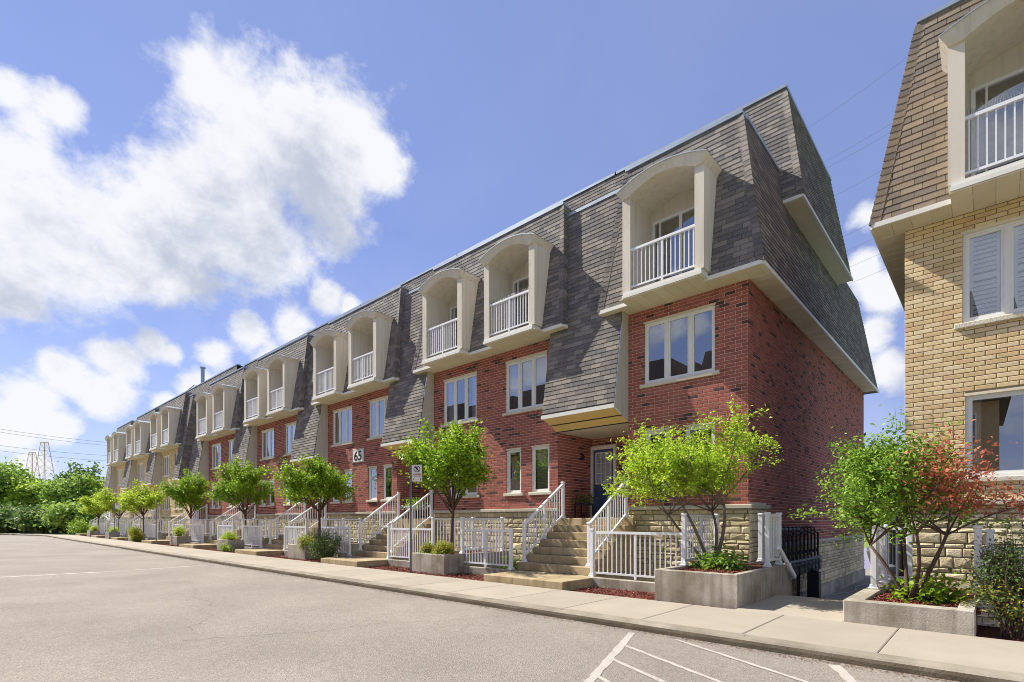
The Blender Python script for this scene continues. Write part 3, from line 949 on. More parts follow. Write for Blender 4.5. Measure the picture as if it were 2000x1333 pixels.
def house(key, label, W, bay, hood=None, ends=('in', 'in'), dormers=(), brick='red', shingle='shingle', detail=True, spikes=(), fills=None, gf=None, win2=None,
          gable_len=0.0, half_hood=None, hood_left_end=False, plaque=None, blank=False):
    x0, x1 = bay
    limit = 300 if detail else 0
    hs = thing('townhouse', label, 'house', ((x0 + x1) / 2, W, 0), 'houses along the pavement')
    hs['mortar'] = 'mortar_red' if brick == 'red' else 'mortar_yellow'
    mort = hs['mortar']
    bmat = 'brick_' + brick
    CH, BL, JT = .0885, .267, .014
    if brick == 'yellow': BL = .30
    rng = random.Random(sum(map(ord, key)))
    # ---------------- openings
    fills = fills or {}
    w2 = win2 if win2 is not None else [(c - .9, c + .9, 5.26, 6.93, 3) for c in dormers]
    g1 = gf if gf is not None else [q for c in dormers for q in ((c - .95, c - .27, 2.47, 3.95, 1), (c + .22, c + .90, 2.47, 3.95, 1))]
    wins = w2 + g1
    holes = [(a, b, c, d) for a, b, c, d, _ in wins]
    front = frame((0, W, 0), (1, 0, 0), (0, 0, 1))
    wall = MB()
    sheet(wall, front, x0, x1, 1.9, ZS + .02, holes)
    bricks = None
    bx1 = x1 + (.013 if ends[1] == 'gable' else 0); bx0 = x0 - (.013 if ends[0] == 'gable' else 0)
    wobj_pieces = []
    if hood:
        hl, hr = hood
        RW = W + 1.82
        lf = frame((hl, 0, 0), (0, 1, 0), (0, 0, 1)); rf = frame((hr, 0, 0), (0, -1, 0), (0, 0, 1)); bf = frame((0, RW, 0), (1, 0, 0), (0, 0, 1))
        dz = 4.02
        dh = [(hl + .03, hl + 1.0, PORCH, dz), (hr - 1.0, hr - .03, PORCH, dz)]
        sheet(wall, lf, W, RW, 1.5, 4.32); sheet(wall, rf, -RW, -W, 1.5, 4.32); sheet(wall, bf, hl, hr, 1.5, 4.32, dh)
    if ends[1] == 'gable':
        gf_ = frame((x1, 0, 0), (0, 1, 0), (0, 0, 1))
        gl = gable_len
        sheet(wall, gf_, W, W + gl, .88, ZS + .02, [(W - 1, W + 1.3, 0, 1.90)])
    if ends[0] == 'gable':
        gg = frame((x0, 0, 0), (0, -1, 0), (0, 0, 1))
        sheet(wall, gg, -(W + max(gable_len, 6)), -W, -1.1, ZS + .02)
    wob = wall.build('wall', mort, hs)
    P = Pieces(wob, 'brick', 'brickwork', bmat, 'brick', limit)
    bz0 = 1.94
    P.courses(front, bx0, bx1, bz0, ZS, CH, BL, JT, holes)
    if hood:
        P.courses(lf, W, RW, bz0 - 4 * CH, 4.30, CH, BL, JT); P.courses(rf, -RW, -W, bz0 - 4 * CH, 4.30, CH, BL, JT)
        P.courses(bf, hl, hr, bz0 - 4 * CH, 4.30, CH, BL, JT, dh)
    if ends[1] == 'gable': P.courses(gf_, W, W + gl, .94, ZS, CH, BL, JT, [(W - 1, W + 1.3, 0, 1.94)])
    P.finish()
    # ---------------- stone base
    sb = MB()
    sheet(sb, front, x0, x1, -1.1, 1.88)
    if ends[1] == 'gable': sheet(sb, gf_, W, W + gl, -1.1, .86); sheet(sb, gf_, W, W + 1.3, .86, 1.88)
    sbo = sb.build('stone_base', 'stone_mortar', hs)
    S = Pieces(sbo, 'stone', 'stonework', 'stone', 'stone', limit)
    S.courses(front, x0, x1 + (.04 if ends[1] == 'gable' else 0), -.35, 1.84, (.09, .13, .17, .21), .4, .016, rng=rng, lens=(.18, .50))
    if ends[1] == 'gable':
        S.courses(gf_, W, W + 1.3, -.62, 1.84, (.09, .13, .17, .21), .4, .016, rng=rng, lens=(.18, .50))
        S.courses(gf_, W + 1.3, W + gl, -.62, .84, (.09, .13, .17, .21), .4, .016, rng=rng, lens=(.18, .50))
        MB().box(x1 - .02, x1 + .07, W + .5, W + gl, -1.2, -.62).build('footing', 'concrete', hs)
    S.finish()
    capm = MB().bbox(x0, x1 + (.10 if ends[1] == 'gable' else 0), W - .10, W + .05, 1.835, 1.94, .015)
    if ends[1] == 'gable':
        capm.bbox(x1 - .03, x1 + .10, W + .05, W + 1.34, 1.835, 1.94, .015); capm.bbox(x1 - .03, x1 + .10, W + 1.34, W + gl, .83, .93, .015)
    capm.build('base_cap', 'cap_stone', hs)
    # ---------------- windows
    for i, (a, b, c, d, l) in enumerate(wins):
        window(hs, a, b, c, d, W, l, fills.get(i))
    # ---------------- roof: front slope
    We, Wt = W - OV, W + .1
    oL = OVG if ends[0] == 'gable' else OVI; oR = OVG if ends[1] == 'gable' else OVI
    lL = LEAN if ends[0] == 'gable' else LEANI; lR = LEAN if ends[1] == 'gable' else LEANI
    xb0, xb1 = x0 - oL, x1 + oR
    H = ZT - ZS; S0 = math.hypot(LEAN, H); f = S0 / H
    mf = frame((xb0, We, ZS), (1, 0, 0), (0, LEAN, H))
    wv = xb1 - xb0
    out = [(0, 0), (wv, 0), (wv - lR, S0), (lL, S0)]
    dh_ = [(c - .93 - xb0, c + .93 - xb0, 0, (10.21 - ZS) * f) for c in dormers]
    roof = MB()
    sheet(roof, mf, 0, wv, 0, S0, dh_, out)
    DR = gable_len + 2 * OV if (ends[1] == 'gable' and gable_len) else 1.3
    DL = 6.0 if ends[0] == 'gable' else 1.3
    SR, SL = math.hypot(lR, H), math.hypot(lL, H)
    rfm = frame((xb1, We, ZS), (0, 1, 0), (-lR, 0, H)); lfm = frame((xb0, We + DL, ZS), (0, -1, 0), (lL, 0, H))
    rout = [(0, 0), (DR, 0), (DR - (LEAN if ends[1] == 'gable' else 0), SR), (LEAN, SR)]
    lout = [(0, 0), (DL, 0), (DL - LEAN, SL), (0, SL)]
    sheet(roof, rfm, 0, DR, 0, SR, (), rout); sheet(roof, lfm, 0, DL, 0, SL, (), lout)
    T2 = [W + 2.8, W + 3.38, 10.36, 13.99]
    hl_ = hood[0] if hood else x0
    dkl, dkr = (x0 + .35 if ends[0] == 'gable' else hl_ - .1), (x1 - .35 if ends[1] == 'gable' else x1)
    roof.poly((dkl, W + .3, 10.8), (dkr, W + .3, 10.8), (dkr, W + 3.3, 10.8), (dkl, W + 3.3, 10.8))
    if half_hood: roof.poly((x1 - .1, W + .3, 10.8), (half_hood[1], W + .3, 10.8), (half_hood[1], W + 3.3, 10.8), (x1 - .1, W + 3.3, 10.8))
    # set-back top storey
    tx0 = hl_ - .02; tx1 = xb1 + .0 if ends[1] == 'gable' else (half_hood[1] if half_hood else x1)
    if ends[0] == 'gable': tx0 = x0 + 2.6
    h2 = T2[3] - T2[2]; l2 = T2[1] - T2[0]; s2 = math.hypot(l2, h2)
    t2 = frame((tx0, T2[0], T2[2]), (1, 0, 0), (0, l2, h2))
    tw = tx1 - tx0
    o2 = [(0, 0), (tw, 0), (tw - (l2 if ends[1] == 'gable' else 0), s2), (0, s2)]
    sheet(roof, t2, 0, tw, 0, s2, (), o2)
    if ends[1] == 'gable':
        t2r = frame((tx1, T2[0], T2[2]), (0, 1, 0), (-l2, 0, h2)); D2 = 6.8
        o2r = [(0, 0), (D2, 0), (D2 - l2, s2), (l2, s2)]
        sheet(roof, t2r, 0, D2, 0, s2, (), o2r)
    roof.poly((tx0, T2[1], T2[3]), (tx1 - (l2 if ends[1] == 'gable' else 0), T2[1], T2[3]), (tx1 - (l2 if ends[1] == 'gable' else 0), T2[1] + 5.6, T2[3]), (tx0, T2[1] + 5.6, T2[3]))
    if hood:
        HY = lambda z: W - .34 + (z - 7.34) * .1585
        hz0, hz1 = 4.70, 11.06
        hf = frame((0, HY(hz0), hz0), (1, 0, 0), (0, .1585, 1)); hs_ = math.hypot(.1585, 1)
        sheet(roof, hf, hl - .04, hr, 0, (hz1 - hz0) * hs_)
    if half_hood:
        HY = lambda z: W - .34 + (z - 7.34) * .1585
        hz0, hz1 = 4.70, 11.06
        hf2 = frame((0, HY(hz0), hz0), (1, 0, 0), (0, .1585, 1)); hs_ = math.hypot(.1585, 1)
        sheet(roof, hf2, half_hood[0], half_hood[1], 0, (hz1 - hz0) * hs_)
        cf = frame((half_hood[1], W - .76, hz0), (0, 1, 0), (0, 0, 1))
        co = [(0, 0), (3.5, 0), (3.5, hz1 - hz0), ((hz1 - hz0) * .1585, hz1 - hz0)]
        sheet(roof, cf, 0, 3.5, 0, hz1 - hz0, (), co)
        MB().box(half_hood[0], half_hood[1] - .003, W, W + .9, -.1, 4.6).build('end_wall', bmat, hs)
    ro = roof.build('roof', 'roof_felt', hs)
    Q = Pieces(ro, 'shingle', 'shingles', shingle, 'shingle', limit)
    TH, TL = .138, .335
    cs = dict(outline=None, stagger=.5, jitter=.25, vjoint=.0, rng=rng)
    q = lambda fr_, u0, u1, v0, v1, holes=(), outline=None: Q.courses(fr_, u0, u1, v0, v1, TH, TL, .008, holes, outline, .5, .25, rng, None, 0.0)
    q(mf, 0, wv, .09, S0, dh_, out)
    q(rfm, 0, DR, .09, SR, (), rout); q(lfm, 0, DL, .09, SL, (), lout)
    q(t2, 0, tw, .05 if ends[1] == 'gable' else 2.0, s2, (), o2)
    if ends[1] == 'gable': q(t2r, 0, D2, .08, s2, (), o2r)
    if hood: q(hf, hl - .04, hr, .06, (hz1 - hz0) * hs_)
    if half_hood:
        q(hf2, half_hood[0], half_hood[1], .06, (hz1 - hz0) * hs_); q(cf, 0, 3.5, .06, hz1 - hz0, (), co)
    Q.finish()
    if hood and detail:
        for vx in (hood[0] + .9,): MB().bbox(vx, vx + .12, W + 3.02, W + 3.25, 12.95, 13.12, .01).build('roof_vent', 'black_metal', hs)
    # hips
    hipcaps(ro, (xb1, We, ZS + .1), (xb1 - lR, Wt, ZT), (-1, 0, 0), (0, 1, 0), detail, shingle)
    hipcaps(ro, (xb0, We, ZS + .1), (xb0 + lL, Wt, ZT), (1, 0, 0), (0, 1, 0), detail and key != 'R' or key == 'R', shingle)
    if ends[1] == 'gable':
        hipcaps(ro, (tx1, T2[0], T2[2] + .1), (tx1 - l2, T2[1], T2[3]), (-1, 0, 0), (0, 1, 0), detail, shingle)
        MB().poly((tx1, T2[0], T2[2]), (tx1, T2[0] + D2, T2[2]), (x1 - .3, T2[0] + D2, T2[2]), (x1 - .3, T2[0], T2[2])).build('upper_soffit', 'soffit', hs)
        MB().box(tx1 - .03, tx1 + .03, T2[0] - .03, T2[0] + D2, T2[2] - .01, T2[2] + .08).box(x1 - .3, tx1 - .03, T2[0] - .03, T2[0] + .03, T2[2] - .01, T2[2] + .08).build('upper_fascia', 'fascia', hs)
        # back slope and back of the end house, closing its silhouette
        bk = MB(); yb = W + gl
        bk.poly((xb1, yb + OV, ZS), (hl_, yb + OV, ZS), (hl_, yb - .1, ZT), (xb1 - lR, yb - .1, ZT))
        bk.poly((tx1, T2[0] + D2, T2[2]), (hl_, T2[0] + D2, T2[2]), (hl_, T2[0] + D2 - l2, T2[3]), (tx1 - l2, T2[0] + D2 - l2, T2[3]))
        bk.poly((hl_, W + 3, 11.3), (xb1 - lR, W + 3, 11.3), (xb1 - lR, yb, 11.3), (hl_, yb, 11.3))
        bk.poly((x1, yb, -1), (hl_, yb, -1), (hl_, yb, ZS), (x1, yb, ZS))
        bk.poly((xb1, W, ZS + .004), (xb1, yb + OV, ZS + .004), (hl_, yb + OV, ZS + .004), (hl_, yb, ZS + .004), (x1, yb, ZS + .004), (x1, W, ZS + .004))
        bk.build('rear_roof', shingle, hs)
    # parapet copings
    cp = MB()
    cp.box(xb0 + lL - .02, xb1 - lR + .02, Wt - .05, Wt + .28, ZT, ZT + .07)
    if ends[1] == 'gable':
        cp.box(xb1 - lR - .22, xb1 - lR + .05, Wt + .28, W + 4.2, ZT, ZT + .07)
    cp.box(tx0, tx1 - (l2 if ends[1] == 'gable' else 0) + .03, T2[1] - .05, T2[1] + .25, T2[3], T2[3] + .09)
    if ends[1] == 'gable': cp.box(tx1 - l2 - .2, tx1 - l2 + .03, T2[1] + .25, T2[0] + D2 - l2, T2[3], T2[3] + .09)
    if hood: cp.box(hl - .05, hr + .05, HY(11.06) - .04, HY(11.06) + .2, 11.06, 11.15)
    if half_hood: cp.box(half_hood[0], half_hood[1] + .02, HY(11.06) - .04, HY(11.06) + .2, 11.06, 11.15)
    cp.build('coping', 'coping', hs)
    # eaves: fascia and soffit boards
    fa = MB().box(xb0, xb1, We - .03, We + .02, ZS - .005, ZS + .09)
    if ends[1] == 'gable': fa.box(xb1 - .02, xb1 + .03, We + .02, W + gable_len + OV, ZS - .005, ZS + .09)
    else: fa.box(xb1 - .02, xb1 + .02, We + .02, W - .1, ZS - .005, ZS + .09)
    if ends[0] == 'gable': fa.box(xb0 - .03, xb0 + .02, We + .02, W + DL - .6, ZS - .005, ZS + .09)
    else: fa.box(xb0 - .02, xb0 + .02, We + .02, W - .1, ZS - .005, ZS + .09)
    fa.build('fascia', 'fascia', hs)
    B = Pieces(hs, 'soffit_board', 'soffit_boards', 'soffit', 'board', 150 if detail else 0, 14)
    sf = frame((0, 0, ZS), (1, 0, 0), (0, -1, 0))           # faces down
    u = xb0
    while u < xb1 - .01:
        e = min(u + .30, xb1)
        yf = We
        for c in dormers:
            if c - 1.06 < (u + e) / 2 < c + 1.06: yf = W - .985
        B.add(sf, [(u + .002, -W - .0), (e - .002, -W), (e - .002, -yf), (u + .002, -yf)])
        u = e
    if ends[1] == 'gable':
        y = W
        while y < W + gable_len:
            B.add(sf, [(x1, -y - .298), (xb1, -y - .298), (xb1, -y - .002), (x1, -y - .002)]); y += .30
    if ends[0] == 'gable':
        y = W
        while y < W + 5.4:
            B.add(sf, [(xb0, -y - .298), (x0, -y - .298), (x0, -y - .002), (xb0, -y - .002)]); y += .30
    B.finish()
    for c in dormers:
        dormer(hs, c, W, detail, c in spikes)
    # ---------------- entrance hood, recess, doors
    for hd in ([hood] if hood else []) + ([half_hood] if half_hood else []):
        a, b = hd
        yb_ = W - .76
        prof = [(W + .02, 7.33), (HY(7.33) + .012, 7.33), (yb_ + .012, 4.69), (yb_ + .02, 4.62), (W - .36, 4.47), (W - .30, 4.44), (W - .04, 4.31), (W + .02, 4.31)]
        if hd is hood: MB().poly(*[(b, y, z) for y, z in prof]).build('hood_cheek', 'stucco_cheek', hs)
        MB().poly(*[(a - .04, y, z) for y, z in prof][::-1]).build('hood_cheek', 'stucco_cheek', hs)
        MB().box(a - .06, b + .01, yb_ - .035, yb_ + .03, 4.60, 4.71).build('hood_fascia', 'fascia', hs)
        MB().poly((a - .04, yb_ + .02, 4.605), (b, yb_ + .02, 4.605), (b, W - .38, 4.47), (a - .04, W - .38, 4.47)).poly((a - .04, W - .30, 4.455), (b, W - .30, 4.455), (b, W - .04, 4.315), (a - .04, W - .04, 4.315)).build('hood_soffit', 'ochre', hs)
        MB().poly((a - .04, W - .38, 4.47), (b, W - .38, 4.47), (b, W - .30, 4.455), (a - .04, W - .30, 4.455)).box(a - .04, b, W - .04, W + .02, 4.295, 4.318).build('hood_groove', 'black_metal', hs)
    if hood:
        MB().poly((hl, W, 4.305), (hl, RW, 4.305), (hr, RW, 4.305), (hr, W, 4.305)).build('porch_ceiling', 'stucco', hs)
        for i, (a, b) in enumerate(((hl + .03, hl + 1.0), (hr - 1.0, hr - .03))): door(hs, a, b, RW, PORCH, 4.02, i == 1)
        lx, ly, lz = hl, W + 1.15, 3.52
        lm = MB().lathe([(.0, 0), (.055, .02), (.06, .12), (.03, .17), (.0, .19)], (lx + .12, ly, lz), 8); lm.tube([(lx, ly, lz + .2), (lx + .12, ly, lz + .2)], .018, 6)
        lm.build('wall_lamp', 'black_metal', hs)
    if plaque:
        px0, px1, pz0, pz1 = plaque
        po = MB().bbox(px0, px1, W - .045, W - .012, pz0, pz1, .006).build('number_plaque', 'sign_white', hs)
        fr_ = MB(); t = .03
        fr_.box(px0 + .02, px1 - .02, W - .049, W - .046, pz0 + .02, pz0 + .035).box(px0 + .02, px1 - .02, W - .049, W - .046, pz1 - .035, pz1 - .02)
        fr_.box(px0 + .02, px0 + .035, W - .049, W - .046, pz0 + .035, pz1 - .035).box(px1 - .035, px1 - .02, W - .049, W - .046, pz0 + .035, pz1 - .035)
        fr_.build('plaque_line', 'sign_black', po)
        text(po, '65', ((px0 + px1) / 2, W - .05, pz0 + .10), .60, 'sign_black', 0.0, .014, wide=1.15)
    return hs


def text(parent, s, loc, size, mat, rz, bold=0.0, wide=1.0):
    cu = bpy.data.curves.new('lettering', 'FONT')
    cu.body = s; cu.size = size; cu.align_x = 'CENTER'; cu.offset = bold; cu.resolution_u = 3
    cu.materials.append(MATS[mat])
    tmp = bpy.data.objects.new('lettering', cu)
    COL.objects.link(tmp)
    me = bpy.data.meshes.new_from_object(tmp.evaluated_get(bpy.context.evaluated_depsgraph_get()))
    bpy.data.objects.remove(tmp)
    o = link('lettering', me, parent)
    o.matrix_basis = Matrix.Translation(loc) @ Matrix.Rotation(rz, 4, 'Z') @ Matrix.Rotation(R(90), 4, 'X') @ Matrix.Diagonal((wide, 1, 1, 1))
    return o


SN = dict(A='end red house', B='second red house', C='red house numbered 65', D='fourth red house', E='last red house', F='first far cream house', G='second far cream house', H='last far cream house', R='near cream house')
HOODS = dict(A=(-9.99, -7.52), B=(-18.56, -16.12), C=(-26.95, -24.47), D=(-35.65, -33.19), E=(-44.35, -41.9), F=(-54.4, -51.98), G=(-63.0, -60.54), H=(-71.7, -69.27))
BAYS = dict(A=(-7.52, -4.28), B=(-16.12, -9.99), C=(-24.47, -18.56), D=(-33.19, -26.95), E=(-41.9, -35.65), F=(-51.98, -45.83), G=(-60.54, -54.4), H=(-69.27, -63.0), R=(-1.28, 4.85))
ctr = lambda k: (BAYS[k][0] + BAYS[k][1]) / 2
house('A', 'red brick end house with one arched balcony dormer, beside the gap', 13.0, BAYS['A'], HOODS['A'], ('in', 'gable'), [-6.08], gable_len=15.0,
      fills={0: None}, win2=[(-7.03, -5.09, 5.27, 6.94, 3)], gf=[(-7.0, -6.3, 2.47, 3.98, 1), (-5.86, -5.1, 2.47, 3.98, 1)])
house('B', 'second red brick house from the gap, bird spikes on one balcony', 13.0, BAYS['B'], HOODS['B'], ('in', 'in'), [-14.57, -11.29], spikes=(-11.29,),
      fills={0: 'curtain', 1: 'half', 5: 'blind', 2: 'curtain', 3: 'half'}, win2=[(-15.53, -13.7, 5.22, 6.9, 3), (-12.25, -10.45, 5.22, 6.92, 3)],
      gf=[(-15.2, -14.5, 2.47, 3.95, 1), (-14.35, -13.65, 2.47, 3.95, 1), (-12.21, -11.55, 2.47, 3.95, 1), (-11.08, -10.35, 2.47, 3.95, 1)])
house('C', 'red brick house carrying the white 65 number plaque', 13.0, BAYS['C'], HOODS['C'], ('in', 'in'), [-23.1, -19.85], detail=False,
      fills={0: 'curtain', 2: 'curtain', 3: 'half', 5: 'curtain'}, plaque=(-22.1, -21.15, 4.24, 4.87))
house('D', 'fourth red brick house from the gap', 13.0, BAYS['D'], HOODS['D'], ('in', 'in'), [ctr('D') - 1.63, ctr('D') + 1.63], detail=False, fills={0: 'curtain', 1: 'half', 4: 'curtain'})
house('E', 'last red brick house, adjoining the cream brick row', 13.0, BAYS['E'], HOODS['E'], ('in', 'in'), [ctr('E') - 1.63, ctr('E') + 1.63], detail=False, fills={1: 'curtain'})
house('F', 'cream brick house adjoining the red row', 12.5, BAYS['F'], HOODS['F'], ('in', 'in'), [ctr('F') - 1.63, ctr('F') + 1.63], 'yellow', detail=False, half_hood=(-45.83, -44.5), fills={0: 'curtain'})
house('G', 'middle cream brick house of the far row', 12.5, BAYS['G'], HOODS['G'], ('in', 'in'), [ctr('G') - 1.63, ctr('G') + 1.63], 'yellow', detail=False, fills={1: 'curtain'})
house('H', 'farthest cream brick house at the end of the street', 12.5, BAYS['H'], HOODS['H'], ('in', 'in'), [ctr('H') - 1.63, ctr('H') + 1.63], 'yellow', detail=False)
house('R', 'cream brick house across the gap, white shutters in its upper window', 13.0, BAYS['R'], None, ('gable', 'in'), [.50, 3.6], 'yellow', 'shingle_brown', spikes=(.50,),
      fills={0: 'shutter', 2: 'curtain'}, win2=[(-.42, 1.42, 5.26, 6.95, 3), (2.7, 4.5, 5.26, 6.95, 3)], gf=[(-.38, .62, 2.36, 3.9, 1), (2.6, 3.4, 2.47, 3.95, 1)])

# ------------------------------------------------------------------ ground, road, kerb, pavement
RZ = -.13
GZ = -.05
KY = 7.15
gm = MB()
# grass/earth sheet to the horizon, left open where the sunken wells lie in front of the houses
for a, b, c, d in ((-2500, 1500, -1500, -40), (-2500, -110, -40, 9.3), (20, 1500, -40, 9.3), (-2500, -78, 9.3, 40), (9, 1500, 9.3, 40), (-2500, 1500, 40, 2500)):
    gm.poly((a, c, -.2), (b, c, -.2), (b, d, -.2), (a, d, -.2))
gm.poly((-110, -40, -.2), (20, -40, -.2), (20, 9.3, -.2), (-110, 9.3, -.2))
tag(gm.build('ground', 'grass'), kind='structure')
KP = [(9.0, KY), (-40.0, KY), (-62.0, KY), (-68.0, 7.2), (-73.0, 7.25), (-78.0, 6.6), (-83.0, 5.0), (-87.5, 2.2), (-91.0, -2.0), (-93.0, -8.0), (-94.0, -16.0), (-94.0, -38.0)]
rm = MB(); rm.poly(*[(x, y + .05, RZ) for x, y in KP], (20, -38.0, RZ), (20, KY + .05, RZ))
road = tag(rm.build('road', 'asphalt'), kind='structure')


def offs(path, d):
    """offset a plan path to its outer (right-hand while walking left) side"""
    out = []
    for i, (x, y) in enumerate(path):
        a = path[max(i - 1, 0)]; b = path[min(i + 1, len(path) - 1)]
        t = Vector((b[0] - a[0], b[1] - a[1])).normalized(); n = Vector((t.y, -t.x))
        out.append((x + n.x * d, y + n.y * d))
    return out


prof = [(0, RZ - .05), (0.0, -.075), (.012, -.035), (.04, -.010), (.08, 0.0), (.22, .004), (.225, -.03)]
paths = [offs(KP, a) for a, _ in prof]
kb = MB()
dense = []
for j in range(len(KP) - 1):
    for i in range(len(prof) - 1):
        p, q = paths[i], paths[i + 1]
        kb.poly((*p[j], prof[i][1]), (*p[j + 1], prof[i][1]), (*q[j + 1], prof[i + 1][1]), (*q[j], prof[i + 1][1]))
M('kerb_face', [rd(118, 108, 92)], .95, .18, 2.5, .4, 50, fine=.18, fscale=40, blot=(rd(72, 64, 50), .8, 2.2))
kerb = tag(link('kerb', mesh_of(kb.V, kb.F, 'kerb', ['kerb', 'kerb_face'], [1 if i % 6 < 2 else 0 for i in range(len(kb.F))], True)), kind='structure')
jm = MB()
for i in range(24):
    x = -2.46 - i * 3.06 + .0
    jm.box(x - .004, x + .004, KY + .09, KY + .218, -.02, .0052)
jm.build('kerb_joint', 'stone_mortar', kerb)
# pavement: cast slabs with tooled joints
pv = MB(); o1, o2 = offs(KP, .22), offs(KP, 2.2)
for j in range(len(KP) - 1): pv.poly((*o1[j], -.012), (*o1[j + 1], -.012), (*o2[j + 1], -.012), (*o2[j], -.012))
pv.poly((-3.32, 9.35, -.012), (-1.69, 9.35, -.012), (-1.69, 11.85, -.012), (-3.32, 11.85, -.012))
pav = tag(pv.build('pavement', 'soil'), kind='structure')
SL = Pieces(pav, 'slab', 'slabs', 'pavement', 'slab', 300, 8)
pf = frame((0, 0, 0), (1, 0, 0), (0, 1, 0))
x = 8.19
while x > -66:
    SL.add(pf, [(x - 1.53 + .004, KY + .226), (x - .004, KY + .226), (x - .004, 9.34), (x - 1.53 + .004, 9.34)]); x -= 1.53
SL.add(pf, [(-3.32, 9.348), (-1.70, 9.348), (-1.70, 11.85), (-3.32, 11.85)])
for j in range(3, len(KP) - 1):
    p = [o1[j], o2[j], o2[j + 1], o1[j + 1]]
    if j == 3: p[0] = (x, o1[j][1]); p[1] = (x, o2[j][1])
    SL.add(pf, [tuple(q) for q in p][::-1])
SL.finish()
# parking hatch painted on the road and the long sealed crack
pm = Pieces(road, 'painted_line', 'painted_lines', 'paint', 'slab', 50, 5)


def stripe(name, mat, p, q, w, z, rough=0.0, seed=1):
    p, q = Vector(p), Vector(q); d = (q - p); n = Vector((-d.y, d.x)).normalized() * w / 2
    rng = random.Random(seed); k = max(2, int(d.length / .12)); m = MB()
    pts = [(p + d * (i / k), 1 + rng.uniform(-rough, rough), 1 + rng.uniform(-rough, rough)) for i in range(k + 1)]
    for i in range(k):
        (a, s, t), (b, s1, t1) = pts[i], pts[i + 1]
        A, B, C, D = a - n * s, b - n * s1, b + n * t1, a + n * t
        m.poly((A.x, A.y, z), (B.x, B.y, z), (C.x, C.y, z), (D.x, D.y, z))
    return m.build(name, mat, road)


for i, (p, q, w) in enumerate((((-3.96, 6.95), (-2.6, 3.2), .10), ((-3.66, 6.2), (-.6, 4.75), .062), ((-3.41, 5.48), (-.6, 4.15), .062), ((-3.14, 4.76), (-.6, 3.55), .062), ((-3.28, 6.97), (-.2, 5.45), .062), ((-1.36, 6.98), (-.2, 4.6), .11))):
    stripe('painted_line', 'paint', p, q, w, RZ + .004 + .0007 * i, .25, i)
stripe('sealed_crack', 'asphalt_patch', (-21.7, 7.1), (-21.3, 3.4), .10, RZ + .004, .7, 9)
stripe('sealed_crack', 'asphalt_patch', (-21.3, 3.42), (-22.1, -3.0), .16, RZ + .0045, .6, 10)
def grit(n, seed):
    rs = np.random.RandomState(seed)
    P = np.empty((n, 3)); P[:, 0] = 2.0 - 40 * rs.random(n) ** 1.6; P[:, 1] = KY - .02 - np.abs(rs.normal(size=n)) * .10; P[:, 2] = RZ + .006
    V, q = leaf_cloud(P, .022, rs, 3.0, .6)
    return link('grit', fast_mesh(V, q, ['litter']), None, None, 'stuff')


M('litter', [rd(112, 92, 74), rd(90, 74, 60), rd(134, 112, 88), rd(120, 70, 54)], .95, .1)
tag(grit(5200, 2), 'brown grit and bark crumbs lying along the kerb', 'grit')
rngc = random.Random(12)


def crack(p, n, step, ang, w, seed):
    r_ = random.Random(seed); x, y = p; m = MB()
    for i in range(n):
        a = ang + r_.uniform(-.7, .7); nx, ny = x + math.cos(a) * step, y + math.sin(a) * step
        t_ = w * r_.uniform(.4, 1.1); ox, oy = -math.sin(a) * t_, math.cos(a) * t_
        m.poly((x - ox, y - oy, RZ + .0035), (nx - ox, ny - oy, RZ + .0035), (nx + ox, ny + oy, RZ + .0035), (x + ox, y + oy, RZ + .0035)); x, y = nx, ny
    return m.build('crack', 'crack_fill', road)


M('crack_fill', [rd(136, 130, 120)], .95, .1)
crack((-6.2, 6.9), 40, .14, -2.0, .006, 1); crack((-12.5, 6.7), 60, .16, -2.6, .008, 2); crack((-17.0, 5.0), 50, .18, -.4, .007, 3); crack((-30.0, 6.5), 60, .22, -2.2, .011, 4)
# planting strip behind the pavement
mb = MB()
mb.poly((-76, 9.35, GZ), (-3.3, 9.35, GZ), (-3.3, 10.6, GZ), (-76, 10.6, GZ))
mb.poly((-1.7, 9.35, GZ), (9, 9.35, GZ), (9, 10.7, GZ), (-1.7, 10.7, GZ))
bed = tag(mb.build('planting_bed', 'soil'), kind='structure')


def chips(name, rects, n, seed, z=GZ, parent=None):
    rs = np.random.RandomState(seed)
    A = np.array([(b - a) * (d - c) for a, b, c, d in rects]); k = rs.choice(len(rects), n, p=A / A.sum())
    r_ = np.array(rects)[k]
    P = np.empty((n, 3)); P[:, 0] = r_[:, 0] + (r_[:, 1] - r_[:, 0]) * rs.random(n); P[:, 1] = r_[:, 2] + (r_[:, 3] - r_[:, 2]) * rs.random(n)
    P[:, 2] = z + .012 + .02 * rs.random(n)
    V, q = leaf_cloud(P, .055, rs, 1.4, .42)
    o = link(name, fast_mesh(V, q, ['mulch']), parent, None, 'stuff')
    return o


c1 = chips('mulch', [(-7.0, -3.35, 9.37, 10.5), (-1.72, 1.5, 9.32, 9.6), (-13.5, -9.65, 9.37, 10.55), (-16.0, -13.5, 9.37, 10.5), (-21.9, -18.2, 9.37, 10.5), (-31, -22, 9.37, 10.0), (-45, -31, 9.37, 10.0)], 16000, 4)
tag(c1, 'red bark mulch strewn along the planting strip', 'mulch', kind='stuff')

# ------------------------------------------------------------------ entrance stairs, wells, planters, railings


def post(parent, x, y, z0, z1, w=.085, base=True, mat='white_metal'):
    m = MB().bbox(x - w / 2, x + w / 2, y - w / 2, y + w / 2, z0, z1, .006)
    m.bbox(x - w / 2 - .012, x + w / 2 + .012, y - w / 2 - .012, y + w / 2 + .012, z1 - .03, z1 + .02, .008)
    if base:
        m.bbox(x - w / 2 - .035, x + w / 2 + .035, y - w / 2 - .035, y + w / 2 + .035, z0, z0 + .03, .008); m.bbox(x - w / 2 - .015, x + w / 2 + .015, y - w / 2 - .015, y + w / 2 + .015, z0 + .03, z0 + .08, .008)
    return m


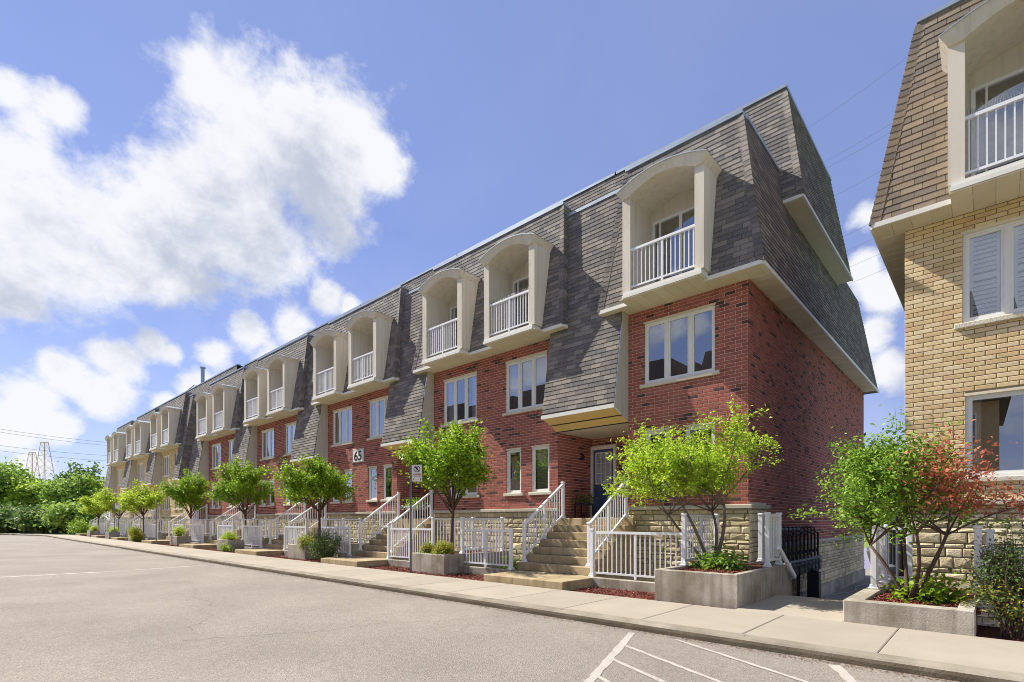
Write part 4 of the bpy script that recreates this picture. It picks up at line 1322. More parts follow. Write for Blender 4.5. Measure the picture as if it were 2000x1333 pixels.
def rail_run(parent, pts, each, simple):
    """pts: list of segments (p0, p1, zb, zt, n, mid); posts: separately"""
    for p0, p1, zb, zt, n, mid in pts:
        railing_part(parent, p0, p1, zb, zt, n, each, mid, name='rail')


def stairs(key, W, hood, each):
    hl, hr = hood
    dy = W - 13.0
    sx0, sx1 = hl + .22, hr + .22
    t = thing('entrance_stairs', 'concrete entrance stairs with white handrails at the ' + SN[key], 'stairs', ((sx0 + sx1) / 2, 11.5 + dy, 0), 'entrance stairs')
    slab0 = 9.36
    MB().bbox(sx0 + .15, sx1 + .22, slab0, 10.87 + dy, -.12, .17, .015).build('landing_slab', 'concrete_step', t)
    for i in range(7):
        zt = .38 + .207 * i; yf = 10.85 + .32 * i + dy
        zb = .172 if i == 0 else zt - .207 + .002
        yb = (W + 1.8) if i == 6 else 12.77 + dy + .4
        a, b = (hl + .01, hr - .01) if i == 6 else (sx0, sx1)
        if i == 6:
            MB().bbox(sx0, sx1 + .05, yf, W - .11, zb - .02, zt, .012).build('step', 'concrete_step', t)
            MB().box(hl + .01, hr - .01, W - .11, W + 1.81, zb - .3, zt - .001).build('porch_floor', 'concrete_step', t)
        else:
            m = MB().bbox(a, b, yf, yb, zb, zt, .012)
            m.build('step', 'concrete_step', t)
    MB().box(sx0 + .02, sx1 - .02, 10.9 + dy, 13.0 + dy, -1.1, .30).build('stair_foundation', 'concrete', t)
    # stepped side walls under the treads are the treads themselves; handrails
    for sx in (hl + .28, hr - .0):
        y0, y1 = 11.06 + dy, W - .14
        zb0, zb1 = .38, PORCH
        r_ = MB()
        r_.bar((sx, y0, zb0 + 1.06), (sx, y1, zb1 + 1.04), .075, .06).bar((sx, y0, zb0 + .17), (sx, y1, zb1 + .10), .045, .045)
        n = 15
        if not each:
            for i in range(n):
                f_ = (i + .5) / n; y = y0 + (y1 - y0) * f_
                z = zb0 + (zb1 - zb0) * f_; r_.box(sx - .011, sx + .011, y - .011, y + .011, z + .16, z + 1.04)
        o = r_.build('handrail', 'white_metal', t)
        pm_ = y0 + (y1 - y0) * .5
        for (yy, z0, z1) in ((y0, zb0, zb0 + 1.10), (pm_, .38 + .207 * 3, zb0 + (zb1 - zb0) * .5 + 1.03), (y1, zb1, zb1 + 1.10)):
            post(o, sx, yy, z0, z1, .085 if yy != pm_ else .06).build('post', 'white_metal', o)
        if each:
            for i in range(n):
                f_ = (i + .5) / n; y = y0 + (y1 - y0) * f_
                if abs(y - pm_) < .05: continue
                z = zb0 + (zb1 - zb0) * f_; stick('baluster', o, 'white_metal', sx, y, z + .16, z + 1.05, .022)


FY_ = 10.68


def well(key, name_bits, x0, x1, W, each, side, zc=.54, close=None):
    """sunken light well between stairs and planter block: walls, floor, and the white railing round it (side: which end has the planter)"""
    dy = W - 13.0
    fy = FY_ + dy * .5
    pit = MB()
    fz = -1.1
    pit.poly((x0, fy, fz), (x1, fy, fz), (x1, W, fz), (x0, W, fz))
    pit.poly((x0, fy + .1, fz), (x0, W, fz), (x0, W, .15), (x0, fy + .1, .15)).poly((x1, fy + .1, fz), (x1, fy + .1, .15), (x1, W, .15), (x1, W, fz))
    pit.bbox(x0, x1, fy - .12, fy + .1, fz, .18, .012)
    po = tag(pit.build('light_well', 'concrete', None), kind='structure')
    t = thing('well_railing', 'white well railing between ' + name_bits, 'railing', ((x0 + x1) / 2, fy, .18), 'light well railings')
    a, b = (x0 + .06, x1 - .10) if side == 'L' else (x0 + .10, x1 - .06)
    px = x0 - .06 if side == 'L' else x1 + .06       # planter post
    n = max(6, int((b - a) / .115))
    railing_part(t, (min(px, a), fy), (max(px, b), fy), .29, 1.26, n, each, True, name='front_rail')
    for x, z0, z1 in ((b if side == 'L' else a, .18, 1.33), (px, zc, zc + 1.10)):
        post(t, x, fy, z0, z1).build('post', 'white_metal', t)
    yb = W - .55
    railing_part(t, (px, fy), (px, yb), zc + .12, zc + 1.06, 14, each, True, name='side_rail')
    post(t, px, yb, zc, zc + 1.10).build('post', 'white_metal', t)
    return t


def planter(key, label, x0, x1, y0, y1, yb, top, soil_mat='soil'):
    t = thing('planter', label, 'planter', ((x0 + x1) / 2, y0, GZ), 'concrete planters')
    w = .14
    m = MB()
    m.bbox(x0, x1, y0, y0 + w, -.14, top, .015).bbox(x0, x0 + w, y0 + w, yb, -1.1, top, .012).bbox(x1 - w, x1, y0 + w, yb, -1.1, top - .002, .012)
    m.build('planter_wall', 'concrete', t)
    s_ = MB(); nx, ny = 8, max(4, int((yb - y0) / .2)); rng = random.Random(3)
    Z = [[top - .07 + rng.uniform(-.025, .03) for _ in range(ny + 1)] for _ in range(nx + 1)]
    X = lambda i: x0 + w + (x1 - x0 - 2 * w) * i / nx
    Y = lambda j: y0 + w + (yb - y0 - w) * j / ny
    for i in range(nx):
        for j in range(ny): s_.poly((X(i), Y(j), Z[i][j]), (X(i + 1), Y(j), Z[i + 1][j]), (X(i + 1), Y(j + 1), Z[i + 1][j + 1]), (X(i), Y(j + 1), Z[i][j + 1]))
    s_.build('earth', 'soil', t, smooth=True)
    return t


ORDER = ['A', 'B', 'C', 'D', 'E', 'F', 'G', 'H']
CEN = {}
for i, k in enumerate(ORDER):
    W = 13.0 if k in 'ABCDE' else 12.5
    each = k in 'ABC'
    stairs(k, W, HOODS[k], each)
    if k == 'A': continue
    prev = ORDER[i - 1]
    right = HOODS[prev][0] + .22 if k != 'F' else -44.4        # left flank of the stairs nearer to the camera
    left = HOODS[k][1] + .24
    c = (BAYS[k][0] + BAYS[k][1]) / 2 + (.45 if k == 'B' else .2)
    c0, c1 = c - .78, c + .80
    CEN[k] = c
    planter(k, 'concrete planter block with a young tree at the ' + SN[k], c0, c1, 9.9 + (W - 13) * .5, FY_, W - .12, .54)
    well(k, f"{SN[k]} planter and {SN[prev]} stairs", c1 - .02, right, W, each, 'L')
    well(k, f"{SN[k]} planter and its own stairs", left, c0 + .02, W, each, 'R')

# end planter beside the gap
planter('A', 'large concrete planter with a lime green tree at the gap', -4.92, -3.32, 9.5, 12.4, 12.88, .59)
well('A', "the large planter at the gap and the end house stairs", HOODS['A'][1] + .25, -4.90, 13.0, True, 'R', .59)
t = thing('corner_railing', 'short white railing standing on the large planter at the gap', 'railing', (-3.45, 11.9, .59))
railing_part(t, (-3.42, 11.49), (-3.42, 12.28), .72, 1.66, 7, True, False, name='rail')
for x, y in ((-3.42, 11.49), (-3.42, 12.28), (-3.95, 12.80)): post(t, x, y, .59, 1.70).build('post', 'white_metal', t)
# planter of the near cream house
t = thing('planter', 'low concrete planter with a half red tree beside the gap', 'planter', (-.9, 9.32, GZ), 'concrete planters')
MB().bbox(-1.69, -.17, 9.32, 9.52, -.14, .34, .015).bbox(-1.69, -1.43, 9.522, 12.5, -1.1, .34, .012).bbox(-.36, -.17, 9.522, 10.6, -.14, .338, .012).build('planter_wall', 'concrete', t)
s_ = MB(); rng = random.Random(8)
Z = [[.27 + rng.uniform(-.03, .03) for _ in range(15)] for _ in range(10)]
for i in range(9):
    for j in range(14):
        X = lambda a: -1.43 + (6.0) * a / 9
        Y = lambda b: 9.52 + 3.48 * b / 14
        if X(i) > -.4 and Y(j) < 10.5: continue
        s_.poly((X(i), Y(j), Z[i][j]), (X(i + 1), Y(j), Z[i + 1][j]), (X(i + 1), Y(j + 1), Z[i + 1][j + 1]), (X(i), Y(j + 1), Z[i][j + 1]))
s_.poly((-1.43, 9.52, .262), (-.36, 9.52, .262), (-.36, 12.9, .262), (-1.43, 12.9, .262))
s_.build('earth', 'soil', t)
chips('mulch', [(-1.42, -.37, 9.54, 10.9)], 1200, 7, .27, None)['label'] = 'red bark mulch in the low planter'
chips('mulch', [(-4.75, -3.47, 9.66, 11.3)], 1300, 6, .53, None)['label'] = 'red bark mulch in the large end planter'
t = thing('corner_railing', 'white railing at the back of the low planter beside the gap', 'railing', (-1.5, 11.8, .34))
railing_part(t, (-1.55, 11.16), (-1.55, 12.36), .46, 1.40, 10, True, False, name='rail')
railing_part(t, (-1.55, 12.36), (-1.16, 12.36), .46, 1.40, 3, True, False, name='rail')
for x, y in ((-1.55, 11.16), (-1.55, 12.36), (-1.16, 12.36)): post(t, x, y, .34, 1.46).build('post', 'white_metal', t)
t = thing('well_railing', 'white railing behind the shrub at the near cream house', 'railing', (1, 10.3, .3))
railing_part(t, (-.16, 10.34), (3.2, 10.34), .42, 1.14, 26, True, False, name='rail')
for x, z in ((-.16, 1.46), (-.03, 1.40), (1.4, 1.2), (3.2, 1.2)): post(t, x, 10.34 if x != -.03 else 10.46, .26, z).build('post', 'white_metal', t)

# ------------------------------------------------------------------ gap between the rows: steps down, gas meters, handrails
t = thing('area_steps', 'concrete steps going down in the gap between the houses', 'stairs', (-2.5, 11.9, -1.0))
for i in range(5):
    MB().box(-3.32, -1.70, 11.86 + .28 * i, 11.86 + .28 * (i + 1), -1.3, -.2 - .17 * i).build('step', 'concrete', t)
cw = MB().box(-3.36, -3.30, 12.9, 14.2, -1.2, -.3)
tag(MB().poly((-4.3, 12.9, -1.05), (-1.2, 12.9, -1.05), (-1.2, 34, -1.05), (-4.3, 34, -1.05)).poly((-4.9, 28, -1.04), (4, 28, -1.04), (4, 34, -1.04), (-4.9, 34, -1.04)).build('lower_yard', 'asphalt'), kind='structure')
t = thing('gas_meters', 'bank of gas meters and dark pipes on the red gable wall', 'gas meters', (-4.0, 16.4, -1.05))
X0 = -4.28
mm = MB(); mm.tube([(X0 + .30, 14.5, .42), (X0 + .30, 18.6, .42)], .05, 8); mm.tube([(X0 + .12, 14.5, 1.30), (X0 + .12, 17.0, 1.30)], .04, 8); mm.build('header_pipe', 'pipe_grey', t)
rr = random.Random(2)
for i in range(10):
    y = 14.7 + .40 * i
    MB().tube([(X0 + .30, y, .45), (X0 + .30, y, 1.12 + .05 * (i % 2)), (X0 + .10, y, 1.22 + .05 * (i % 2))], .028, 7).build('riser_pipe', 'black_metal', t)
    MB().tube([(X0 + .16, y + .2, .4), (X0 + .16, y + .2, 1.32), (X0 + .02, y + .2, 1.36)], .024, 6).build('riser_pipe', 'black_metal', t)
    MB().lathe([(.03, -.18), (.10, -.15), (.11, -.02), (.09, .05), (.12, .09), (.12, .16), (.05, .20)], (X0 + .28, y, .20), 9).build('meter', 'pipe_grey', t)
    MB().lathe([(.02, -.03), (.07, -.02), (.07, .05), (.02, .07)], (X0 + .26, y, .62), 8).build('regulator', 'black_metal', t)
for y in (14.95, 15.9): MB().tube([(X0 + .35, y, -1.05), (X0 + .35, y, .38)], .045, 7).build('support_post', 'black_metal', t)
tag(MB().bbox(-3.98, -3.68, 17.0, 17.3, -1.05, .05, .02).lathe([(.10, 0), (.14, .04), (.05, .10)], (-3.83, 17.15, .05), 8).build('bollard_box', 'black_metal'), 'black service box standing under the gas meters', 'service box')
tag(MB().tube([(-4.15 + .45 * (i / 24) + .14 * math.sin(i * .55), 17.6 + 8 * i / 24, -1.03) for i in range(25)], .018, 6).build('hose', 'galvanised', smooth=True), 'pale hose lying along the foot of the gable', 'hose')
t = thing('handrail', 'white sloping handrail on the large planter wall by the area steps', 'handrail', (-3.25, 12.3, 0))
MB().bar((-3.22, 11.55, 1.00), (-3.22, 12.75, .30), .05, .09).build('rail', 'white_metal', t)
for y, z in ((11.65, .82), (12.6, .28)): MB().tube([(-3.33, y, z - .03), (-3.25, y, z - .03), (-3.22, y, z + .05)], .012, 5).build('bracket', 'galvanised', t)
t = thing('handrail', 'white sloping handrail on the low planter wall by the area steps', 'handrail', (-1.72, 12.6, 0))
MB().bar((-1.76, 12.0, 1.0), (-1.76, 13.3, .20), .05, .09).build('rail', 'white_metal', t)
MB().tube([(-1.56, 12.2, .78), (-1.72, 12.2, .78), (-1.76, 12.2, .86)], .012, 5).build('bracket', 'galvanised', t)
t = thing('gas_pipes', 'dark stepped gas pipes on the corner of the near cream house', 'pipes', (-1.4, 13.6, -1.05))
for i in range(5):
    z = 1.9 - .14 * i; y = 13.3 + .06 * i; x = -1.40 - .06 * i
    MB().tube([(x, y + .9, -1.0), (x, y + .9, z), (x, y, z), (x, y, -1.0)], .035, 7).build('pipe', 'black_metal', t)
MB().lathe([(.03, -.22), (.16, -.18), (.18, .0), (.10, .12), (.14, .16), (.14, .26), (.05, .3)], (-1.55, 13.1, .35), 9).build('meter', 'pipe_grey', t)

# ------------------------------------------------------------------ signs


def nosign(label, x, y, h, rz, group, full=True):
    t = thing('parking_sign', label, 'sign', (x, y, -.05), group)
    d = Vector((math.cos(rz), math.sin(rz), 0)); n = Vector((math.sin(rz), -math.cos(rz), 0))
    m = MB()
    p = post = MB()
    c = Vector((x, y, 0))
    for s in (-1, 1): m.bar(c + d * (s * .024) + Vector((0, 0, -.1)), c + d * (s * .024) + Vector((0, 0, h)), .012, .012)
    m.F = []; m.V = []
    q = [c - d * .032 + n * .0, c - d * .012 - n * .028, c + d * .012 - n * .028, c + d * .032 + n * .0, c + d * .026 + n * .004, c + d * .010 - n * .022, c - d * .010 - n * .022, c - d * .026 + n * .004]
    k = len(q)
    m.V = [(v.x, v.y, -.1) for v in q] + [(v.x, v.y, h) for v in q]
    m.F = [(i, (i + 1) % k, k + (i + 1) % k, k + i) for i in range(k)]
    m.build('post', 'galvanised', t)
    o = c + d * .19 + n * .02
    W_, H_ = .31, .50
    zt = h + .02
    pl = MB(); q = [o + d * (sx * W_ / 2) for sx in (-1, 1)]
    fr = frame((o - d * W_ / 2 + Vector((0, 0, zt - H_))), d, (0, 0, 1))
    r_ = .025; outl = []
    for cx, cy, a0 in ((W_ - r_, r_, -90), (W_ - r_, H_ - r_, 0), (r_, H_ - r_, 90), (r_, r_, 180)):
        for a in (0, 30, 60, 90): outl.append((cx + r_ * math.cos(R(a0 + a)), cy + r_ * math.sin(R(a0 + a))))
    kk = len(outl); pl.V = [tuple(fr @ Vector((u, v, 0))) for u, v in outl] + [tuple(fr @ Vector((u, v, -.004))) for u, v in outl]
    pl.F = [tuple(range(kk)), tuple(range(2 * kk - 1, kk - 1, -1))] + [(i, kk + i, kk + (i + 1) % kk, (i + 1) % kk) for i in range(kk)]
    plate = pl.build('plate', 'sign_white', t)

    def flat(name, mat, polys, nn=.002):
        f_ = MB()
        for P in polys: f_.poly(*[fr @ Vector((u, v, nn)) for u, v in P])
        f_.build(name, mat, plate)
    cx, cy, ra, rb = W_ / 2, H_ - .125, .098, .080
    N_ = 24
    ring = [[(cx + ra * math.cos(2 * math.pi * i / N_), cy + ra * math.sin(2 * math.pi * i / N_)), (cx + ra * math.cos(2 * math.pi * (i + 1) / N_), cy + ra * math.sin(2 * math.pi * (i + 1) / N_)),
             (cx + rb * math.cos(2 * math.pi * (i + 1) / N_), cy + rb * math.sin(2 * math.pi * (i + 1) / N_)), (cx + rb * math.cos(2 * math.pi * i / N_), cy + rb * math.sin(2 * math.pi * i / N_))] for i in range(N_)]
    s45 = .7071 * (rb + .006); w = .008
    slash = [[(cx - s45 - w, cy + s45 - w), (cx + s45 - w, cy - s45 - w), (cx + s45 + w, cy - s45 + w), (cx - s45 + w, cy + s45 + w)]]
    flat('prohibition_ring', 'sign_red' if not full else 'ring', ring + slash, .0035)
    def sy(s, u, v, size, mat, bold, nn=.0028, wide=1.0):
        p = fr @ Vector((u, v, nn)); return text(plate, s, p, size, mat, rz, bold, wide)
    sy('P', cx - .004, cy - .052, .15, 'sign_black', .004)
    if full:
        flat('band', 'sign_red', [[(.03, .185), (W_ - .03, .185), (W_ - .03, .235), (.03, .235)]], .0015)
        sy('FIRE ROUTE', cx, .196, .046, 'sign_white', .0005, .0025, .9)
        sy('TOW AWAY ZONE', cx, .145, .032, 'sign_black', .0006, .0025, .9)
    flat('arrow', 'sign_black', [[(.025, .07), (.06, .10), (.06, .04)], [(W_ - .025, .07), (W_ - .06, .04), (W_ - .06, .10)]])
    return t


M('ring', [rd(58, 30, 34)], .5, 0)
nosign('no parking fire route sign on a grey post before the second red house', -12.86, 9.48, 3.2, YAW * 0 + R(42), 'no parking signs')
nosign('no parking sign on a grey post before the first far cream house', -53.2, 9.48, 3.0, R(70), 'no parking signs', False)
nosign('lone no parking sign on the verge before the far trees', -92.5, 6.8, 2.9, R(75), 'no parking signs', False)
tag(MB().tube([(-40.6, 9.45, -.1), (-40.6, 9.45, 2.9)], .035, 6).bbox(-40.66, -40.54, 9.42, 9.48, 2.6, 2.9, .004).build('signpost', 'galvanised'), 'bare grey signpost before the last red house', 'signpost')

# ------------------------------------------------------------------ porch flowers
t = thing('flower_stand', 'dark plant stand with pink flowers on the end house porch', 'plant stand', (-9.55, 13.75, PORCH), None)
m = MB().bbox(-9.80, -9.30, 13.55, 13.95, PORCH + .42, PORCH + .47, .01)
for a, b in ((-9.77, 13.58), (-9.33, 13.58), (-9.77, 13.92), (-9.33, 13.92)): m.box(a - .02, a + .02, b - .02, b + .02, PORCH, PORCH + .42)
m.build('stand', 'black_metal', t)
rs = np.random.RandomState(3); P_ = rs.normal(size=(420, 3)) * np.array([.17, .14, .09]) + np.array([-9.55, 13.75, PORCH + .62])
V, q = leaf_cloud(P_, .075, rs); link('foliage', fast_mesh(V, q, ['leaf_dark']), t)
P_ = rs.normal(size=(60, 3)) * np.array([.15, .10, .06]) + np.array([-9.55, 13.68, PORCH + .72])
V, q = leaf_cloud(P_, .07, rs, 1.0, .9); link('blossom', fast_mesh(V, q, ['petal_pink']), t)
t = thing('flower_pot', 'dark pot of white flowers on the second red house porch', 'flower pot', (-17.4, 12.95, PORCH))
MB().lathe([(.14, 0), (.19, .30), (.21, .34), (.17, .34)], (-17.4, 13.1, PORCH), 10).build('pot', 'black_metal', t)
P_ = rs.normal(size=(500, 3)) * np.array([.22, .2, .12]) + np.array([-17.4, 13.1, PORCH + .62])
V, q = leaf_cloud(P_, .10, rs); link('foliage', fast_mesh(V, q, ['leaf_maple']), t)
P_ = rs.normal(size=(260, 3)) * np.array([.27, .24, .06]) + np.array([-17.4, 13.1, PORCH + .46])
V, q = leaf_cloud(P_, .09, rs, 1.0, .9); link('blossom', fast_mesh(V, q, ['petal_white']), t)

# ------------------------------------------------------------------ trees and shrubs
tree('garden_tree', 'many stemmed lime green tree in the large planter at the gap', 'tree', (-4.5, 11.25, .52), 1.25, (-5.05, 11.15, 2.75), (1.85, 1.55, 1.28), 17500, .088, 'leaf_lime', .05,
     limbs=22, subs=12, seed=5, multi=4, bark='bark_grey', spread=.07, up=.5, shell=.4, width=.5, low=.1, clump=.68, cuts=lambda P: P[:, 1] < 12.75)


def redside(P, rs):
    s = (P[:, 0] * .9 + .25 + (P[:, 1] - 10.6) * -.25)
    return (s + rs.normal(size=len(P)) * .16 > -.22) & (P[:, 2] < 3.15 + rs.normal(size=len(P)) * .15) & (P[:, 2] > 1.6)


tree('garden_tree', 'tree in the low planter with half of its leaves turned red', 'tree', (-.99, 10.42, .27), 1.0, (-1.0, 10.35, 2.2), (1.45, 1.4, 1.28), 16000, .078, 'leaf_green', .044,
     limbs=22, subs=12, seed=21, multi=4, bark='bark', spread=.065, up=.4, shell=.45, width=.5, low=.05, clump=.7, second=('leaf_red', redside, .48))
MAPLE = dict(B=(-12.55, 10.85), C=(-21.15, 10.85), D=(-29.35, 10.85), E=(-38.3, 10.85), F=(-48.6, 10.5), G=(-57.4, 10.5), H=(-66.0, 10.5))
for i, (k, (x, y)) in enumerate(MAPLE.items()):
    lm = 'leaf_maple' if k in 'BCDE' else 'leaf_yellowgreen'
    hgt = dict(B=4.95, C=4.6, D=5.0, E=4.95, F=4.7, G=4.5, H=4.4)[k]
    rx = dict(B=1.4, C=1.6, D=1.45, E=1.4, F=1.5, G=1.55, H=1.5)[k]
    zc = (hgt + 1.75) / 2
    tree('street_maple', f'small clumpy {"maple" if k in "BCDE" else "yellow green maple"} in the planter of the {SN[k]}', 'tree', (x, y, .45), 1.45, (x, y - .2, zc + .05), (rx, min(rx, 1.6), (hgt - 1.75) / 2), 13000 if k in 'BCDE' else 7000, .098 if k in 'BCDE' else .13, lm, .055,
         limbs=15, subs=8, seed=40 + i * 3, spread=.10, up=.7, shell=.4, width=.8, clump=.85, group='small maples in the planters')
gold = lambda P, rs: rs.random(len(P)) < .55
bush('shrub', 'round golden shrub in the planter of the second red house', (-12.25, 10.22, .70), (.42, .30, .26), 2600, .045, 'leaf_maple', 51, stems=14, second=('leaf_gold', gold), base_z=.47)
bush('shrub', 'small golden shrub at the corner of the planter by the sign post', (-13.05, 10.25, .66), (.26, .26, .22), 1500, .045, 'leaf_maple', 52, stems=12, second=('leaf_gold', gold), base_z=.47)
bush('shrub', 'big dark rounded shrub before the planter of house 65', (-19.0, 9.95, .55), (1.15, .48, .68), 8500, .055, 'leaf_dark', 53, stems=24, base_z=GZ)
bush('shrub', 'yellow green shrub spilling over the planter of house 65', (-20.75, 10.1, .62), (.62, .4, .42), 2600, .06, 'leaf_green', 54, stems=14, second=('leaf_gold', gold), base_z=GZ)
bush('shrub', 'bright yellow green tuft in the planter of the fourth red house', (-29.9, 10.25, .66), (.75, .3, .26), 2600, .06, 'leaf_yellowgreen', 55, stems=16, base_z=.47)
bush('shrub', 'low green plant at the foot of the fourth red house planter', (-28.9, 9.75, .12), (.6, .25, .25), 1200, .06, 'leaf_maple', 56, stems=9, base_z=GZ)
bush('shrub', 'tall yellow green tuft in the planter of the last red house', (-38.7, 10.25, .78), (.7, .3, .42), 2200, .07, 'leaf_yellowgreen', 57, stems=16, base_z=.47)
bush('shrub', 'reddish green shrub in front of the first far cream house', (-47.6, 9.75, .55), (1.25, .45, .62), 3200, .09, 'leaf_maple', 58, stems=18, second=('leaf_gold', gold), base_z=GZ)
bush('shrub', 'flat green tuft in the planter of the second far cream house', (-57.2, 10.1, .7), (.8, .3, .3), 1200, .09, 'leaf_yellowgreen', 59, stems=12, base_z=.45)
bush('shrub', 'green tuft in the planter of the last far cream house', (-65.8, 10.1, .7), (.8, .3, .3), 1000, .09, 'leaf_yellowgreen', 60, stems=12, base_z=.45)
bush('shrub', 'leafy green bush at the far end of the cream row', (-72.5, 9.9, .9), (1.6, 1.0, .95), 1800, .16, 'leaf_maple', 61, stems=14, base_z=GZ)
bush('shrub', 'loose green shrub with yellow flecks before the near cream house', (.22, 9.75, .68), (.62, .36, .74), 5200, .05, 'leaf_dark', 62, stems=30, second=('leaf_gold', lambda P, rs: (rs.random(len(P)) < .30) & (P[:, 2] < .75)), base_z=GZ)
bush('ground_plant', 'patch of leafy ground plants under the lime green tree', (-4.2, 11.0, .62), (.62, .5, .14), 1100, .10, 'leaf_green', 63, stems=14, cat='plant', base_z=.52)
bush('ground_plant', 'patch of leafy ground plants under the half red tree', (-.75, 10.55, .36), (.48, .4, .13), 800, .11, 'leaf_maple', 64, stems=12, cat='plant', base_z=.27)
bush('ground_plant', 'tuft of leafy plants at the back of the light well before the second red house', (-11.0, 11.9, .0), (.5, .4, .6), 700, .08, 'leaf_green', 65, stems=8, cat='plant', base_z=-1.1)


def atpix(px, t, z=-.2):
    u = (px - 1000) / FPX
    return ((FX + RX * u) * t, (FY + RY * u) * t, z)


BG = [(-30, 88, 880, 6, 'leaf_bg'), (12, 95, 890, 4.6, 'leaf_bg'), (58, 90, 926, 3.8, 'leaf_bright'), (100, 100, 932, 4.6, 'leaf_bright'), (132, 88, 918, 4.4, 'leaf_bg'), (152, 108, 896, 4.8, 'leaf_bgdark'), (174, 90, 930, 3.4, 'leaf_bright'),
      (12, 65, 990, 2.8, 'leaf_bgdark'), (86, 63, 990, 2.6, 'leaf_bgdark'), (146, 61, 982, 2.6, 'leaf_bg')]
NM = ['broad pale green tree at the left edge of the picture', 'tall pale tree behind the fence next to the left edge', 'rounded yellow green tree beneath the pylons', 'dark tree filling the gap beneath the taller pylon', 'wide green tree left of the far cream house',
      'tallest dark tree beside the far cream house', 'slim green tree touching the end of the cream row', 'low dark conifer by the fence at the left edge', 'low dark conifer behind the verge sign', 'low dark conifer under the wide green tree']
for i, (px, t, ytop, r_, lm) in enumerate(BG):
    b = atpix(px, t if i < 7 else t, -.2)
    top = CAM_H + (HORIZ - ytop) / FPX * t
    low = i >= 7
    zc = top * (.5 if low else .56)
    tree('background_tree', NM[i], 'tree', b, top * .3, (b[0], b[1], zc), (r_, r_, top - zc), 7500, .6 if not low else .45, lm, .22, limbs=16, subs=12, seed=80 + i, spread=.5, up=.5, shell=.35, width=.75, clump=.5, group='trees beyond the end of the street')
b = (-5.6, 42.0)
tree('background_tree', 'green tree rising in the gap between the two houses', 'tree', (b[0] + 2.2, b[1], -1.05), 2.2, (b[0] + 2.6, b[1], 4.2), (3.4, 3.0, 4.2), 4200, .30, 'leaf_bg', .16, limbs=12, subs=9, seed=95, spread=.35, up=.5, shell=.35)
for lb, x, y, zt, r_ in (('broad green tree closing the view at the back of the gap', -7.0, 52.0, 7.0, 4.5), ('second broad green tree at the back of the gap', -1.0, 50.0, 6.0, 4.0)):
    tree('background_tree', lb, 'tree', (x, y, -1.05), 1.2, (x, y, zt * .45), (r_, 3.0, zt * .55), 5000, .36, 'leaf_bg', .16, limbs=14, subs=10, seed=97 + int(-x), spread=.4, up=.5, shell=.3)
tree('background_tree', 'dark bushy tree standing behind the corner of the near cream house', 'tree', (-2.0, 24.0, -1.05), 1.0, (-1.95, 24.0, 2.0), (1.15, 1.6, 3.0), 7000, .15, 'leaf_bgdark', .1, limbs=12, subs=9, seed=96, spread=.25, up=.5, shell=.3)

# far fence, lamp, verge
t = thing('wooden_fence', 'long dark board fence under the far trees', 'fence', (-95, 0, -.2))
path = [Vector((-101, -16)), Vector((-99.0, -6)), Vector((-95.5, 1.0)), Vector((-91.5, 5.5)), Vector((-86, 9.5)), Vector((-80, 12.5))]
i = 0
for a, b in zip(path[:-1], path[1:]):
    d = b - a; n = int(d.length / .3); rz = math.atan2(d.y, d.x)
    for k in range(n):
        c = a + d * ((k + .5) / n); stick('board', t, 'wood_fence', c.x, c.y, -.2, 1.55 + .05 * ((i * 7) % 3), .28, .025, rz); i += 1
    MB().bar((a.x, a.y - .03, 1.2), (b.x, b.y - .03, 1.2), .06, .09).build('rail', 'wood_fence', t)
ol = offs(KP, 2.2); o3 = offs(KP, 5.0)
vg = MB()
for j in range(4, len(KP) - 1): vg.poly((*ol[j], -.02), (*ol[j + 1], -.02), (*o3[j + 1], -.02), (*o3[j], -.02))
tag(vg.build('verge', 'grass'), kind='structure')
lp = atpix(125, 76, 0)
tag(MB().tube([(lp[0], lp[1], -.2), (lp[0], lp[1], .7)], .07, 6).bbox(lp[0] - .55, lp[0] + .55, lp[1] - .1, lp[1] + .1, .7, .95, .03).build('marker_post', 'white_frame'), 'small pale T shaped marker under the far trees', 'marker')
# pylons and wires
for nm, px, ytop, t_, w in (('taller red lattice pylon standing above the far trees', 87, 864, 420, 16), ('shorter red lattice pylon beyond the far trees', 63, 884, 470, 15)):
    c = Vector(atpix(px, t_, -.2)); h = CAM_H + (HORIZ - ytop) / FPX * t_
    o = thing('pylon', nm, 'pylon', c, 'red lattice pylons')
    d = Vector((RX, RY, 0)); e = Vector((FX, FY, 0))
    leg = {}
    lm_ = MB()
    for sx in (-1, 1):
        for sy in (-1, 1):
            b0 = c + d * (sx * w / 2) + e * (sy * w / 2); t0 = c + d * (sx * 1.6) + e * (sy * 1.6) + Vector((0, 0, h))
            leg[(sx, sy)] = (b0, t0)
            MB().tube([b0, t0], .26, 4).build('leg', 'pylon_hazed_red', o)
    br = MB(); n = 11
    pt = lambda q, f_: leg[q][0].lerp(leg[q][1], f_)
    for i in range(n):
        f0, f1 = i / n, (i + 1) / n
        for a, b in (((-1, -1), (1, -1)), ((-1, 1), (1, 1)), ((-1, -1), (-1, 1)), ((1, -1), (1, 1))):
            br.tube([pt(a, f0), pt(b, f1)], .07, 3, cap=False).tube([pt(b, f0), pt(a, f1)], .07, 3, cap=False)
    br.build('bracing', 'pylon_hazed_red', o)
    cr_ = MB()
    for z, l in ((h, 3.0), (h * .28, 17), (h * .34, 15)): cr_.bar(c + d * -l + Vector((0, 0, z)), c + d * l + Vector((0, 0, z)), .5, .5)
    cr_.build('crossarm', 'pylon_hazed_red', o)


